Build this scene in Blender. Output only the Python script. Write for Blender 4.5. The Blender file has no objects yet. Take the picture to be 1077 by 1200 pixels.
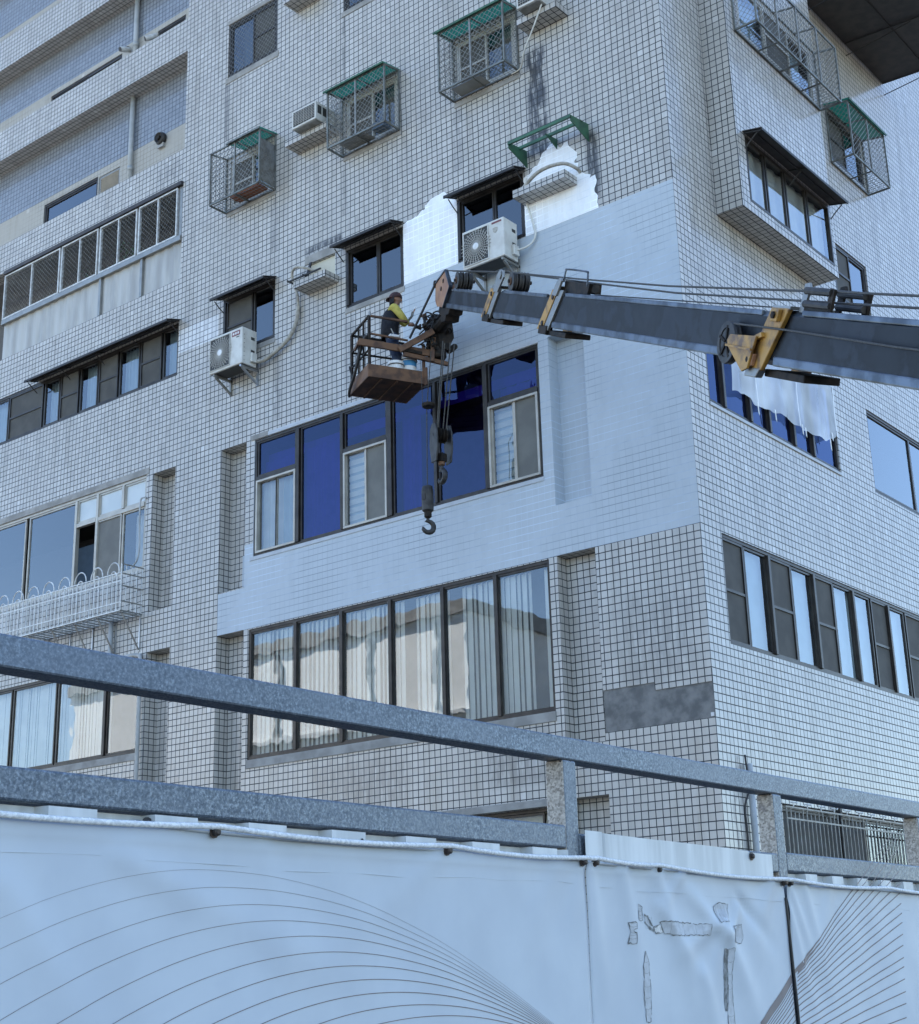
import bpy, bmesh, math, random
from mathutils import Vector, Matrix
random.seed(11)
S = bpy.context.scene
COL = S.collection
PI = math.pi
OZ = 6.9            # the tile grid starts at the head of the second floor windows, 6.9 m above the ground
V = Vector

# ------------------------------------------------------------------ node helpers
class NT:
    def __init__(self, m):
        m.use_nodes = True
        self.t = m.node_tree
        self.t.nodes.clear()
    def n(self, typ, **kw):
        nd = self.t.nodes.new(typ)
        for k, v in kw.items(): setattr(nd, k, v)
        return nd
    def l(self, a, b): self.t.links.new(a, b)
    def val(self, sock, v):
        if hasattr(v, 'links') or isinstance(v, bpy.types.NodeSocket): self.l(v, sock)
        else: sock.default_value = v
    def math(self, op, a, b=0.0, c=0.0):
        nd = self.n('ShaderNodeMath', operation=op)
        for i, v in enumerate((a, b, c)): self.val(nd.inputs[i], v)
        return nd.outputs[0]
    def mix(self, f, a, b):
        nd = self.n('ShaderNodeMix', data_type='RGBA')
        self.val(nd.inputs[0], f)
        for s, v in ((nd.inputs[6], a), (nd.inputs[7], b)):
            if isinstance(v, tuple): s.default_value = (*v[:3], 1)
            else: self.l(v, s)
        return nd.outputs[2]
    def noise(self, scale, vec=None, detail=3.0, rough=.55):
        nd = self.n('ShaderNodeTexNoise'); nd.inputs['Scale'].default_value = scale
        nd.inputs['Detail'].default_value = detail; nd.inputs['Roughness'].default_value = rough
        if vec is not None: self.l(vec, nd.inputs['Vector'])
        return nd.outputs[0]
    def ramp(self, f, lo, hi, a=0.0, b=1.0):
        nd = self.n('ShaderNodeMapRange', interpolation_type='SMOOTHSTEP')
        self.val(nd.inputs[0], f)
        for i, v in zip((1, 2, 3, 4), (lo, hi, a, b)): self.val(nd.inputs[i], v)
        return nd.outputs[0]
    def coords(self):
        return self.n('ShaderNodeTexCoord').outputs['Object']
    def out(self, sh):
        o = self.n('ShaderNodeOutputMaterial'); self.l(sh, o.inputs[0])
    def bsdf(self, col, rough=.5, metal=0.0, spec=.5, bump=None, bs=.2, bd=.01):
        p = self.n('ShaderNodeBsdfPrincipled')
        if isinstance(col, tuple): p.inputs['Base Color'].default_value = (*col[:3], 1)
        else: self.l(col, p.inputs['Base Color'])
        self.val(p.inputs['Roughness'], rough); self.val(p.inputs['Metallic'], metal)
        p.inputs['Specular IOR Level'].default_value = spec
        if bump is not None:
            b = self.n('ShaderNodeBump'); b.inputs['Strength'].default_value = bs; b.inputs['Distance'].default_value = bd
            self.l(bump, b.inputs['Height']); self.l(b.outputs[0], p.inputs['Normal'])
        return p

def mat(name, c, rough=.5, metal=0.0, spec=.5, c2=None, scale=6.0, lo=.35, hi=.65, detail=4.0, bump=0.0, bscale=None, stretch=None, rv=0.0):
    """plain weathered surface: two colours mixed by noise"""
    m = bpy.data.materials.new(name); t = NT(m)
    co = t.coords()
    if stretch:
        mp = t.n('ShaderNodeMapping'); mp.inputs['Scale'].default_value = stretch; t.l(co, mp.inputs[0]); co = mp.outputs[0]
    if c2 is None: c2 = tuple(x * .82 for x in c)
    nz = t.noise(scale, co, detail)
    f = t.ramp(nz, lo, hi)
    col = t.mix(f, c, c2)
    r = rough if not rv else t.ramp(nz, .2, .8, rough - rv, rough + rv)
    b = t.noise(bscale or scale * 4, co, 3.0) if bump else None
    p = t.bsdf(col, r, metal, spec, b, bump, .01)
    t.out(p.outputs[0]); return m

def tile_mat(name, tile, grout, gw=(.05, .085), hv=(1.0, 1.0), var=.10, rough=.17, spec=.62, dirt=True, stains=(), bs=.22, mott=0.0):
    """10 cm mosaic tiles with joints on every face, whichever way it looks"""
    m = bpy.data.materials.new(name); t = NT(m)
    co = t.coords()
    sx = t.n('ShaderNodeSeparateXYZ'); t.l(co, sx.inputs[0])
    ng = t.n('ShaderNodeSeparateXYZ'); t.l(t.n('ShaderNodeNewGeometry').outputs['True Normal'], ng.inputs[0])
    # sheets of tiles are laid a few millimetres out of line with each other
    sh = t.n('ShaderNodeVectorMath', operation='FLOOR')
    sc = t.n('ShaderNodeVectorMath', operation='SCALE'); sc.inputs['Scale'].default_value = 1 / .3
    ofs = t.n('ShaderNodeVectorMath', operation='ADD'); ofs.inputs[1].default_value = (.013, .017, .011)
    t.l(co, ofs.inputs[0]); t.l(ofs.outputs[0], sc.inputs[0]); t.l(sc.outputs[0], sh.inputs[0])
    wn = t.n('ShaderNodeTexWhiteNoise'); t.l(sh.outputs[0], wn.inputs['Vector'])
    wc = t.n('ShaderNodeSeparateXYZ'); t.l(wn.outputs['Color'], wc.inputs[0])
    lines = []; ids = []
    for i in range(3):
        keep = t.math('LESS_THAN', t.math('ABSOLUTE', ng.outputs[i]), .5)
        jit = t.math('MULTIPLY_ADD', wc.outputs[i], .008, -.004) if i < 2 else 0.0
        u = t.math('DIVIDE', t.math('ADD', sx.outputs[i], jit), .1)
        fr = t.math('FRACT', u)
        d = t.math('MINIMUM', fr, t.math('SUBTRACT', 1.0, fr))
        ln = t.ramp(d, gw[0], gw[1], hv[0] if i == 2 else hv[1], 0.0)
        lines.append(t.math('MULTIPLY', ln, keep))
        ids.append(t.math('MULTIPLY', t.math('FLOOR', u), keep))
    g = t.math('MAXIMUM', t.math('MAXIMUM', lines[0], lines[1]), lines[2])
    cv = t.n('ShaderNodeCombineXYZ')
    for i in range(3): t.l(ids[i], cv.inputs[i])
    w2 = t.n('ShaderNodeTexWhiteNoise'); t.l(cv.outputs[0], w2.inputs['Vector'])
    rnd = w2.outputs['Value']
    big = t.noise(.55, co, 5.0, .6); odd = t.math('MULTIPLY', t.math('GREATER_THAN', rnd, .99), 1.0 if dirt else 0.0)
    c = t.mix(rnd, tuple(x * (1 - var) for x in tile), tuple(min(1, x * (1 + var)) for x in tile))
    gcol = t.mix(t.ramp(big, .42, .62), grout, tuple(x * 2.1 + .02 for x in grout))
    c = t.mix(t.math('MULTIPLY', odd, .35), c, (.70, .69, .67))
    c = t.mix(t.math('MULTIPLY', t.ramp(big, .40, .68), .22 if dirt else 0.0), c, (.33, .30, .25))
    if mott:
        mp = t.n('ShaderNodeMapping'); mp.inputs['Scale'].default_value = (5, 5, 1.6); t.l(co, mp.inputs[0])
        c = t.mix(t.math('MULTIPLY', t.ramp(t.noise(1.0, mp.outputs[0], 6.0, .65), .38, .68), mott), c, tuple(x * .72 for x in tile))
    if dirt:
        mp = t.n('ShaderNodeMapping'); mp.inputs['Scale'].default_value = (2.2, 2.2, .35); t.l(co, mp.inputs[0])
        run = t.ramp(t.noise(1.3, mp.outputs[0], 6.0, .7), .44, .74)
        c = t.mix(t.math('MULTIPLY', run, .5), c, (.26, .235, .19))
    col = t.mix(g, c, gcol)
    for (x0, x1, z0, z1, s, k) in stains:
        a = t.math('MULTIPLY', t.ramp(sx.outputs[0], x0 - s, x0 + s), t.ramp(sx.outputs[0], x1 - s, x1 + s, 1.0, 0.0))
        b = t.math('MULTIPLY', t.ramp(sx.outputs[2], z0 - s, z0 + s), t.ramp(sx.outputs[2], z1 - s * 2, z1 + s, 1.0, 0.0))
        mp = t.n('ShaderNodeMapping'); mp.inputs['Scale'].default_value = (14, 14, 3.0); t.l(co, mp.inputs[0])
        nz = t.ramp(t.noise(1.0, mp.outputs[0], 5.0), .30, .56)
        f = t.math('MULTIPLY', t.math('MULTIPLY', a, b), t.math('MULTIPLY', nz, k))
        fg = t.math('MULTIPLY', f, t.math('MULTIPLY_ADD', g, .12, .88))
        col = t.mix(fg, col, (.012, .012, .014))
    # every tile lies at its own slight tilt
    h = t.math('MULTIPLY_ADD', t.noise(9.0, co, 2.0), .5, t.math('MULTIPLY', g, -1.0))
    r = t.math('MULTIPLY_ADD', g, .5, t.math('MULTIPLY_ADD', rnd, .05, rough))
    p = t.bsdf(col, r, 0.0, spec, h, bs, .004)
    t.out(p.outputs[0]); return m

def glass_mat(name, tint, refl_min=.06, tintr=(.9, .95, 1.0), rough=.01, wave=.0016):
    """thin window glass: see-through with a mirror that grows towards grazing angles"""
    m = bpy.data.materials.new(name); t = NT(m)
    tr = t.n('ShaderNodeBsdfTransparent'); tr.inputs[0].default_value = (*tint, 1)
    gl = t.n('ShaderNodeBsdfGlossy'); gl.inputs['Color'].default_value = (*tintr, 1); gl.inputs['Roughness'].default_value = rough
    b = t.n('ShaderNodeBump'); b.inputs['Strength'].default_value = 1.0; b.inputs['Distance'].default_value = wave
    t.l(t.noise(1.6, t.coords(), 2.0), b.inputs['Height']); t.l(b.outputs[0], gl.inputs['Normal'])
    lw = t.n('ShaderNodeFresnel'); lw.inputs['IOR'].default_value = 1.55
    f = t.math('MULTIPLY_ADD', lw.outputs[0], 1.25, refl_min)
    mx = t.n('ShaderNodeMixShader'); t.l(f, mx.inputs[0]); t.l(tr.outputs[0], mx.inputs[1]); t.l(gl.outputs[0], mx.inputs[2])
    t.out(mx.outputs[0]); return m

def cloth_mat(name, c, trans=.35, rough=.8):
    m = bpy.data.materials.new(name); t = NT(m)
    nz = t.ramp(t.noise(3.0, t.coords(), 4.0), .3, .7)
    col = t.mix(nz, c, tuple(x * .88 for x in c))
    d = t.bsdf(col, rough, 0, .2)
    tl = t.n('ShaderNodeBsdfTranslucent'); t.l(col, tl.inputs[0])
    mx = t.n('ShaderNodeMixShader'); mx.inputs[0].default_value = trans
    t.l(d.outputs[0], mx.inputs[1]); t.l(tl.outputs[0], mx.inputs[2]); t.out(mx.outputs[0]); return m

def galv_mat(name):
    m = bpy.data.materials.new(name); t = NT(m); co = t.coords()
    v = t.n('ShaderNodeTexVoronoi'); v.inputs['Scale'].default_value = 150.0; t.l(co, v.inputs['Vector'])
    s = t.n('ShaderNodeSeparateXYZ'); t.l(v.outputs['Color'], s.inputs[0])
    nz = t.noise(85.0, co, 5.0, .75)
    f = t.math('MULTIPLY', t.ramp(nz, .36, .66), t.math('MULTIPLY_ADD', s.outputs[0], .7, .3))
    big = t.ramp(t.noise(2.2, co, 4.0), .35, .7)
    col = t.mix(f, (.075, .095, .12), (.29, .335, .385))
    col = t.mix(t.math('MULTIPLY', big, .6), col, (.15, .175, .21))
    spots = t.ramp(t.noise(14.0, co, 5.0, .7), .70, .78)
    col = t.mix(t.math('MULTIPLY', spots, .7), col, (.10, .085, .07))
    p = t.bsdf(col, t.math('MULTIPLY_ADD', s.outputs[1], .22, .34), .55, .5, nz, .08, .004)
    t.out(p.outputs[0]); return m

def speckle_mat(name, a, b, c):
    m = bpy.data.materials.new(name); t = NT(m); co = t.coords()
    v = t.n('ShaderNodeTexVoronoi'); v.inputs['Scale'].default_value = 110.0; t.l(co, v.inputs['Vector'])
    s = t.n('ShaderNodeSeparateXYZ'); t.l(v.outputs['Color'], s.inputs[0])
    col = t.mix(s.outputs[0], a, b); col = t.mix(t.ramp(t.noise(9.0, co, 6.0, .7), .58, .70, 0, .8), col, c)
    t.out(t.bsdf(col, .6).outputs[0]); return m

M = {}
M['galvwarm'] = speckle_mat('galvanised_steel_warm_reflection', (.22, .195, .165), (.58, .53, .46), (.17, .15, .15))  # galvanised post side with a warm reflection painted into its colour
STAINS = ((-2.27, -1.94, 5.95 + OZ, 7.75 + OZ, .05, 1.0), (-1.33, -1.12, 4.9 + OZ, 6.0 + OZ, .05, .95), (-6.78, -5.98, 5.98 + OZ, 6.12 + OZ, .04, .9),
          (-8.80, -8.72, 8.9 + OZ, 10.15 + OZ, .03, .55), (-5.96, -5.88, 8.9 + OZ, 10.2 + OZ, .03, .5), (-2.62, -2.42, 5.2 + OZ, 5.9 + OZ, .04, .5), (-7.6, -7.46, 6.3 + OZ, 7.35 + OZ, .05, .35), (-5.98, -5.86, 6.4 + OZ, 7.36 + OZ, .04, .3), (-3.7, -3.5, 6.3 + OZ, 7.36 + OZ, .05, .3), (-7.5, -7.3, 3.3 + OZ, 4.6 + OZ, .06, .35), (-5.95, -5.7, 3.4 + OZ, 4.65 + OZ, .06, .3), (-6.6, -4.8, -3.0 + OZ, -2.16 + OZ, .2, .32), (-3.4, -2.4, -2.9 + OZ, -2.16 + OZ, .1, .35), (-1.2, -.2, -1.9 + OZ, -.6 + OZ, .2, .28), (-10.6, -9.9, 8.62 + OZ, 9.1 + OZ, .1, .3))
M['tile'] = tile_mat('grey_glazed_tile', (.505, .483, .445), (.009, .012, .017), gw=(.053, .080), var=.085, stains=STAINS)
M['shadetile'] = tile_mat('glazed_tile_recess_shade', (.235, .255, .285), (.015, .02, .03), gw=(.05, .08), var=.08, rough=.13, dirt=False)  # recess shade and blue sky reflection painted into the tile colour
M['newtile'] = tile_mat('white_glazed_tile', (.62, .62, .62), (.10, .11, .12), dirt=False)
M['paint'] = tile_mat('grey_paint_over_tile', (.475, .525, .565), (.26, .30, .345), gw=(.03, .07), hv=(1.0, .30), var=.015, rough=.55, dirt=False, spec=.3, bs=.02, mott=.20)
M['primer'] = tile_mat('white_primer_over_tile', (.90, .91, .92), (.66, .69, .72), gw=(.03, .08), hv=(.7, .4), var=.015, rough=.6, dirt=False, spec=.3, bs=.02, mott=.40)
M['beigetile'] = tile_mat('beige_render_blocks', (.40, .38, .34), (.20, .19, .17), gw=(.02, .05), var=.02, rough=.6, spec=.3, bs=.05)
M['cement'] = mat('bare_cement', (.12, .12, .118), .9, c2=(.22, .215, .205), scale=5, detail=10, bump=.6, bscale=24)
M['concrete'] = mat('grey_cement_render', (.34, .33, .31), .85, c2=(.23, .225, .21), scale=3, detail=7, bump=.2, bscale=40)
M['paintsill'] = mat('painted_render', (.47, .50, .53), .6, c2=(.42, .45, .48), scale=4)
M['bronze'] = mat('dark_bronze_aluminium', (.055, .047, .040), .38, .5, c2=(.035, .03, .027), scale=5)
M['alu'] = mat('pale_beige_aluminium', (.46, .43, .37), .42, .35, c2=(.38, .355, .31), scale=5)
M['alugrey'] = mat('grey_aluminium', (.30, .30, .285), .42, .5, c2=(.24, .24, .23), scale=5)
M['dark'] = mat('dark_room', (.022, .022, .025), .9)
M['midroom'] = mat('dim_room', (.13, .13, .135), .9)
M['purple'] = mat('violet_fabric', (.24, .155, .45), .8, c2=(.16, .105, .36), scale=2)
M['screen'] = mat('insect_screen_mesh', (.075, .072, .064), .75, c2=(.055, .053, .048), scale=3)
M['screenpale'] = mat('pale_insect_screen', (.17, .17, .155), .75, c2=(.135, .135, .125), scale=3)
M['glass'] = glass_mat('clear_window_glass', (.92, .94, .93), .085)
M['glassdark'] = glass_mat('tinted_window_glass', (.30, .34, .38), .08)
M['bluefilm'] = glass_mat('blue_film_glass', (.26, .24, .62), .055, (.34, .44, .74), wave=.0014)
M['curtain'] = cloth_mat('white_curtain', (.80, .82, .80))
M['blind'] = cloth_mat('cream_blind', (.86, .87, .83), .15)
M['curtainblue'] = cloth_mat('pale_blue_curtain', (.50, .62, .70), .3)
M['black'] = mat('black_painted_metal', (.022, .022, .024), .55, .2, c2=(.035, .032, .03), scale=8)
M['awn'] = mat('dark_awning_sheet', (.035, .032, .034), .6, .1, c2=(.055, .048, .046), scale=6)
M['greysteel'] = mat('grey_painted_steel', (.27, .275, .265), .5, .3, c2=(.19, .185, .17), scale=9)
M['cage'] = mat('cage_grey_steel', (.20, .215, .20), .5, .35, c2=(.13, .125, .11), scale=9)
M['whitesteel'] = mat('white_painted_steel', (.62, .63, .62), .5, .1, c2=(.45, .44, .42), scale=14)
M['stainless'] = mat('stainless_steel', (.50, .51, .52), .28, .85, c2=(.38, .39, .40), scale=7)
M['green'] = cloth_mat('green_corrugated_plastic', (.045, .28, .19), .55, .45)
M['greenmetal'] = mat('dark_green_painted_steel', (.045, .135, .07), .5, .1, c2=(.03, .085, .05), scale=7)
M['acwhite'] = mat('ac_cream_casing', (.62, .615, .57), .45, c2=(.52, .505, .46), scale=5)
M['acdark'] = mat('ac_dark_inside', (.045, .045, .042), .6)
M['acgrill'] = mat('ac_grey_guard', (.44, .425, .38), .5)
M['aclabel'] = mat('ac_red_label', (.19, .055, .06), .5)
M['acmark'] = mat('ac_white_mark', (.75, .73, .70), .5)
M['pvc'] = mat('grey_pvc_pipe', (.42, .43, .43), .45, c2=(.33, .34, .33), scale=6)
M['hose'] = mat('beige_pipe_lagging', (.42, .40, .35), .75, c2=(.28, .26, .22), scale=16)
M['hosewhite'] = mat('white_hose', (.70, .69, .63), .6)
M['rack'] = mat('rack_white_iron', (.72, .74, .74), .45, .1, c2=(.55, .55, .53), scale=18)
M['panel'] = mat('grey_corrugated_sheet', (.44, .43, .40), .5, .15, c2=(.33, .32, .30), scale=1.2, stretch=(3, 3, .6))
M['cream'] = mat('cream_board', (.60, .57, .46), .7, c2=(.50, .46, .36), scale=4)
M['frosted'] = mat('frosted_glass', (.56, .60, .60), .25, c2=(.50, .55, .56), scale=2); M['plastic'] = None
M['boom'] = mat('worn_dark_boom', (.008, .0085, .010), .48, 0, .22, c2=(.024, .029, .038), scale=2.2, detail=9, lo=.50, hi=.57, rv=.1, bump=.08)
M['boomedge'] = mat('bare_boom_edge', (.13, .155, .19), .34, .5, c2=(.04, .05, .065), scale=5, detail=6)
M['yellow'] = mat('worn_yellow_paint', (.50, .27, .055), .5, .05, c2=(.16, .09, .045), scale=7, detail=8, lo=.42, hi=.68)
M['tan'] = mat('faded_orange_paint', (.45, .235, .12), .55, .05, c2=(.30, .15, .09), scale=6, detail=7)
M['rust'] = mat('rusty_brown_steel', (.17, .088, .045), .7, .1, c2=(.085, .045, .028), scale=6, detail=8, lo=.4, hi=.62, bump=.15)
M['rustdark'] = mat('dark_rusty_plate', (.075, .034, .018), .85, 0, c2=(.035, .018, .012), scale=7, detail=7, bump=.2)
M['grease'] = mat('greasy_black_steel', (.010, .009, .008), .7, 0, .25, c2=(.035, .025, .018), scale=12, detail=6)
M['wheel'] = mat('black_sheave', (.016, .016, .017), .6, 0, c2=(.05, .045, .04), scale=9)
M['rope'] = mat('steel_wire_rope', (.085, .080, .072), .6, .4, c2=(.05, .048, .045), scale=60)
M['hook'] = mat('forged_hook_grey', (.055, .052, .05), .55, .3, c2=(.025, .023, .022), scale=10)
M['galv'] = galv_mat('spangled_galvanised_steel')
M['banner'] = mat('white_pvc_banner', (.55, .595, .635), .5, 0, .3, c2=(.51, .555, .60), scale=2.5, bump=.03, bscale=420)
M['print'] = mat('brown_grey_print', (.20, .17, .17), .55)
M['tape'] = mat('tape_residue', (.52, .545, .57), .6, c2=(.44, .46, .48), scale=30)
M['scrape'] = mat('dark_scrape', (.13, .135, .13), .8, c2=(.30, .31, .31), scale=45, detail=6)
M['sheet'] = mat('white_painted_sheet', (.64, .66, .66), .5, .1, c2=(.50, .52, .52), scale=2, stretch=(5, 5, .5), detail=6)
M['cord'] = mat('white_braided_cord', (.84, .84, .82), .7, c2=(.62, .63, .63), scale=90)
M['bolt'] = mat('dark_bolt', (.035, .035, .035), .5, .6, c2=(.09, .07, .06), scale=30)
M['asphalt'] = mat('worn_concrete_street', (.055, .054, .053), .9, c2=(.045, .044, .043), scale=2, bump=.3, bscale=120)
M['paving'] = mat('concrete_paving', (.12, .118, .11), .9, c2=(.09, .088, .082), scale=1)
M['creamwall'] = mat('cream_facade', (.88, .87, .83), .8, c2=(.82, .81, .77), scale=.8)
M['greywall'] = mat('pale_grey_facade', (.60, .60, .58), .8, c2=(.5, .5, .49), scale=.8)
M['winpane'] = mat('far_window_pane', (.10, .12, .14), .15)
M['skin'] = mat('tanned_skin', (.30, .155, .095), .55)
M['sleeve'] = mat('yellow_sleeve', (.47, .395, .085), .85, c2=(.36, .30, .06), scale=18)
M['vest'] = mat('dark_grey_vest', (.018, .019, .024), .9, 0, .2, c2=(.028, .029, .034), scale=20)
M['jeans'] = mat('navy_jeans', (.022, .035, .07), .9, c2=(.035, .05, .09), scale=24)
M['cap'] = mat('maroon_cap', (.060, .022, .024), .8, c2=(.035, .016, .018), scale=20)
M['glove'] = mat('grey_work_glove', (.24, .25, .25), .9)
M['shoe'] = mat('dark_shoe', (.025, .025, .027), .7)
M['pail'] = mat('white_plastic_pail', (.74, .75, .75), .4, c2=(.62, .62, .6), scale=8)
M['paillabel'] = mat('blue_pail_label', (.05, .25, .50), .45)
M['pot'] = mat('terracotta_pot', (.30, .11, .06), .8)
M['leaf'] = mat('pot_plant_leaf', (.05, .10, .035), .6)
M['bluebin'] = mat('blue_grey_locker', (.07, .11, .16), .5)

def plastic_mat():
    m = bpy.data.materials.new('thin_plastic_sheet'); t = NT(m); co = t.coords()
    f = t.ramp(t.noise(1.3, co, 2.0, .5), .3, .75, .40, .68)
    tr = t.n('ShaderNodeBsdfTransparent'); tr.inputs[0].default_value = (.92, .95, .97, 1)
    p = t.bsdf((.90, .93, .95), .25, 0, .5, t.noise(9.0, co, 5.0, .6), .5, .02)
    mx = t.n('ShaderNodeMixShader'); t.l(f, mx.inputs[0]); t.l(tr.outputs[0], mx.inputs[1]); t.l(p.outputs[0], mx.inputs[2])
    t.out(mx.outputs[0]); return m
M['plastic'] = plastic_mat()

# ------------------------------------------------------------------ mesh builder
class MB:
    def __init__(self): self.v = []; self.f = []; self.mi = []; self.m = 0
    def face(self, pts):
        b = len(self.v); self.v += [tuple(p) for p in pts]; self.f.append(tuple(range(b, b + len(pts)))); self.mi.append(self.m)
    def add(self, vs, fs):
        b = len(self.v); self.v += [tuple(p) for p in vs]
        for f in fs: self.f.append(tuple(b + i for i in f)); self.mi.append(self.m)
    def box(self, x0, x1, y0, y1, z0, z1):
        self.obox(V(((x0 + x1) / 2, (y0 + y1) / 2, (z0 + z1) / 2)), V((1, 0, 0)), V((0, 1, 0)), V((0, 0, 1)), abs(x1 - x0) / 2, abs(y1 - y0) / 2, abs(z1 - z0) / 2)
        return self
    def obox(self, c, a, b, d, ha, hb, hd):
        vs = [c + a * (ha * i) + b * (hb * j) + d * (hd * k) for i in (-1, 1) for j in (-1, 1) for k in (-1, 1)]
        fs = [(0, 1, 3, 2), (4, 6, 7, 5), (0, 4, 5, 1), (2, 3, 7, 6), (0, 2, 6, 4), (1, 5, 7, 3)]
        if a.cross(b).dot(d) < 0: fs = [f[::-1] for f in fs]
        self.add(vs, fs); return self
    def bar(self, p, q, w, h=None, up=V((0, 0, 1))):
        """rectangular bar from p to q, w across and h in the 'up' sense"""
        p, q = V(p), V(q); d = (q - p); L = d.length; d.normalize()
        s = d.cross(V(up))
        if s.length < 1e-4: s = d.cross(V((0, 1, 0)))
        s.normalize(); u = s.cross(d)
        return self.obox((p + q) / 2, d, s, u, L / 2, w / 2, (h or w) / 2)
    def tube(self, pts, r, seg=8, caps=True):
        pts = [V(p) for p in pts]; n = len(pts); vs = []; fs = []
        rr = r if isinstance(r, (list, tuple)) else [r] * n
        t0 = (pts[1] - pts[0]).normalized(); s = t0.orthogonal().normalized()
        for i, p in enumerate(pts):
            t = (pts[min(i + 1, n - 1)] - pts[max(i - 1, 0)]).normalized()
            s = (s - t * s.dot(t)); s.normalize(); u = t.cross(s)
            for k in range(seg):
                a = 2 * PI * k / seg; vs.append(p + (s * math.cos(a) + u * math.sin(a)) * rr[i])
        for i in range(n - 1):
            for k in range(seg):
                k2 = (k + 1) % seg; fs.append((i * seg + k, i * seg + k2, (i + 1) * seg + k2, (i + 1) * seg + k))
        if caps: fs.append(tuple(range(seg - 1, -1, -1))); fs.append(tuple((n - 1) * seg + k for k in range(seg)))
        self.add(vs, fs); return self
    def prism(self, poly, ex):
        """extrude polygon (list of points) by vector ex"""
        ex = V(ex); p = [V(a) for a in poly]; n = len(p)
        nrm = V((0, 0, 0))
        for i in range(n): nrm += p[i].cross(p[(i + 1) % n])
        if nrm.dot(ex) > 0: p = p[::-1]
        vs = p + [a + ex for a in p]
        fs = [tuple(range(n)), tuple(range(2 * n - 1, n - 1, -1))] + [(i, n + i, n + (i + 1) % n, (i + 1) % n) for i in range(n)]
        self.add(vs, fs); return self
    def lathe(self, c, ax, prof, seg=20):
        """profile of (radius, along) about axis ax through c"""
        c = V(c); ax = V(ax).normalized(); s = ax.orthogonal().normalized(); u = ax.cross(s); vs = []; fs = []
        for (r, h) in prof:
            for k in range(seg):
                a = 2 * PI * k / seg; vs.append(c + ax * h + (s * math.cos(a) + u * math.sin(a)) * max(r, 1e-4))
        for i in range(len(prof) - 1):
            for k in range(seg):
                k2 = (k + 1) % seg; fs.append((i * seg + k, i * seg + k2, (i + 1) * seg + k2, (i + 1) * seg + k))
        fs.append(tuple(range(seg - 1, -1, -1))); n = len(prof); fs.append(tuple((n - 1) * seg + k for k in range(seg)))
        self.add(vs, fs); return self
    def build(self, name, m, parent=None, smooth=False, dz=0.0, bevel=0.0, loc=None):
        ms = m if isinstance(m, (list, tuple)) else [m]
        me = bpy.data.meshes.new(name)
        me.from_pydata([(x, y, z + dz) for x, y, z in self.v], [], self.f)
        for k in ms: me.materials.append(M[k] if isinstance(k, str) else k)
        if len(ms) > 1: me.polygons.foreach_set('material_index', self.mi)
        me.validate(); me.update()
        o = bpy.data.objects.new(name, me); COL.objects.link(o)
        if smooth:
            for p in me.polygons: p.use_smooth = True
        if bevel:
            md = o.modifiers.new('edge', 'BEVEL'); md.width = bevel; md.segments = 2; md.limit_method = 'ANGLE'; md.angle_limit = .8
        if parent is not None:
            o.parent = parent
            if parent.type == 'EMPTY' and parent.location.length > 0:
                o.matrix_parent_inverse = Matrix.Translation(-parent.location)
        return o

def tag(o, label=None, cat=None, group=None, kind=None):
    for k, v in (('label', label), ('category', cat), ('group', group), ('kind', kind)):
        if v: o[k] = v
    return o
def thing(name, label, cat, loc=(0, 0, 0), group=None):
    o = bpy.data.objects.new(name, None); COL.objects.link(o); o.location = loc; o.empty_display_size = .2
    return tag(o, label, cat, group)
def copy_tree(o, delta, label, parent=None):
    c = o.copy(); COL.objects.link(c)
    if parent is None:
        c.location = o.location + V(delta); c['label'] = label
    else:
        c.parent = parent; c.matrix_parent_inverse = o.matrix_parent_inverse.copy()
    for ch in o.children: copy_tree(ch, delta, None, c)
    return c
# planes of the two street fronts: A faces -Y (left in the photo), B faces +X (right)
class Plane:
    def __init__(s, u, n, o=(0, 0, 0)): s.u = V(u); s.n = V(n); s.o = V(o)
    def p(s, a, z, d=0.0): return s.o + s.u * a + s.n * d + V((0, 0, z + OZ))
FA = Plane((1, 0, 0), (0, -1, 0)); FB = Plane((0, 1, 0), (1, 0, 0)); FBAY = Plane((0, 1, 0), (1, 0, 0), (.41, 0, 0))
FBALC = Plane((1, 0, 0), (0, -1, 0), (0, .381, 0)); FB5 = Plane((1, 0, 0), (0, -1, 0), (0, 1.0, 0))
def fbox(mb, P, a0, a1, z0, z1, d0, d1):
    """box on a front: a along it, z up, d outward from it"""
    mb.obox(P.p((a0 + a1) / 2, (z0 + z1) / 2, (d0 + d1) / 2), P.u, P.n, V((0, 0, 1)), abs(a1 - a0) / 2, abs(d1 - d0) / 2, abs(z1 - z0) / 2); return mb
def fquad(mb, P, a0, a1, z0, z1, d):
    q = [P.p(a0, z0, d), P.p(a1, z0, d), P.p(a1, z1, d), P.p(a0, z1, d)]
    nn = (q[1] - q[0]).cross(q[3] - q[0])
    mb.face(q if nn.dot(P.n) > 0 else q[::-1]); return mb
# ------------------------------------------------------------------ setting
g = MB(); g.face([(-400, -400, 0), (400, -400, 0), (400, 400, 0), (-400, 400, 0)])
tag(g.build('ground', 'asphalt'), kind='structure')
g = MB(); g.box(-45, 4.6, -4.5, 30, 0.004, .13); tag(g.build('pavement', 'paving'), kind='structure')

# ------------------------------------------------------------------ the tiled apartment building
bld = thing('apartment_building', 'grey white tiled apartment block with half its lower front painted pale grey', 'building')
XL, XR, ZLO, ZHI = -22.0, 0.0, -6.7, 20.5
BX = -9.86         # where the balconies on the left begin
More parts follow.
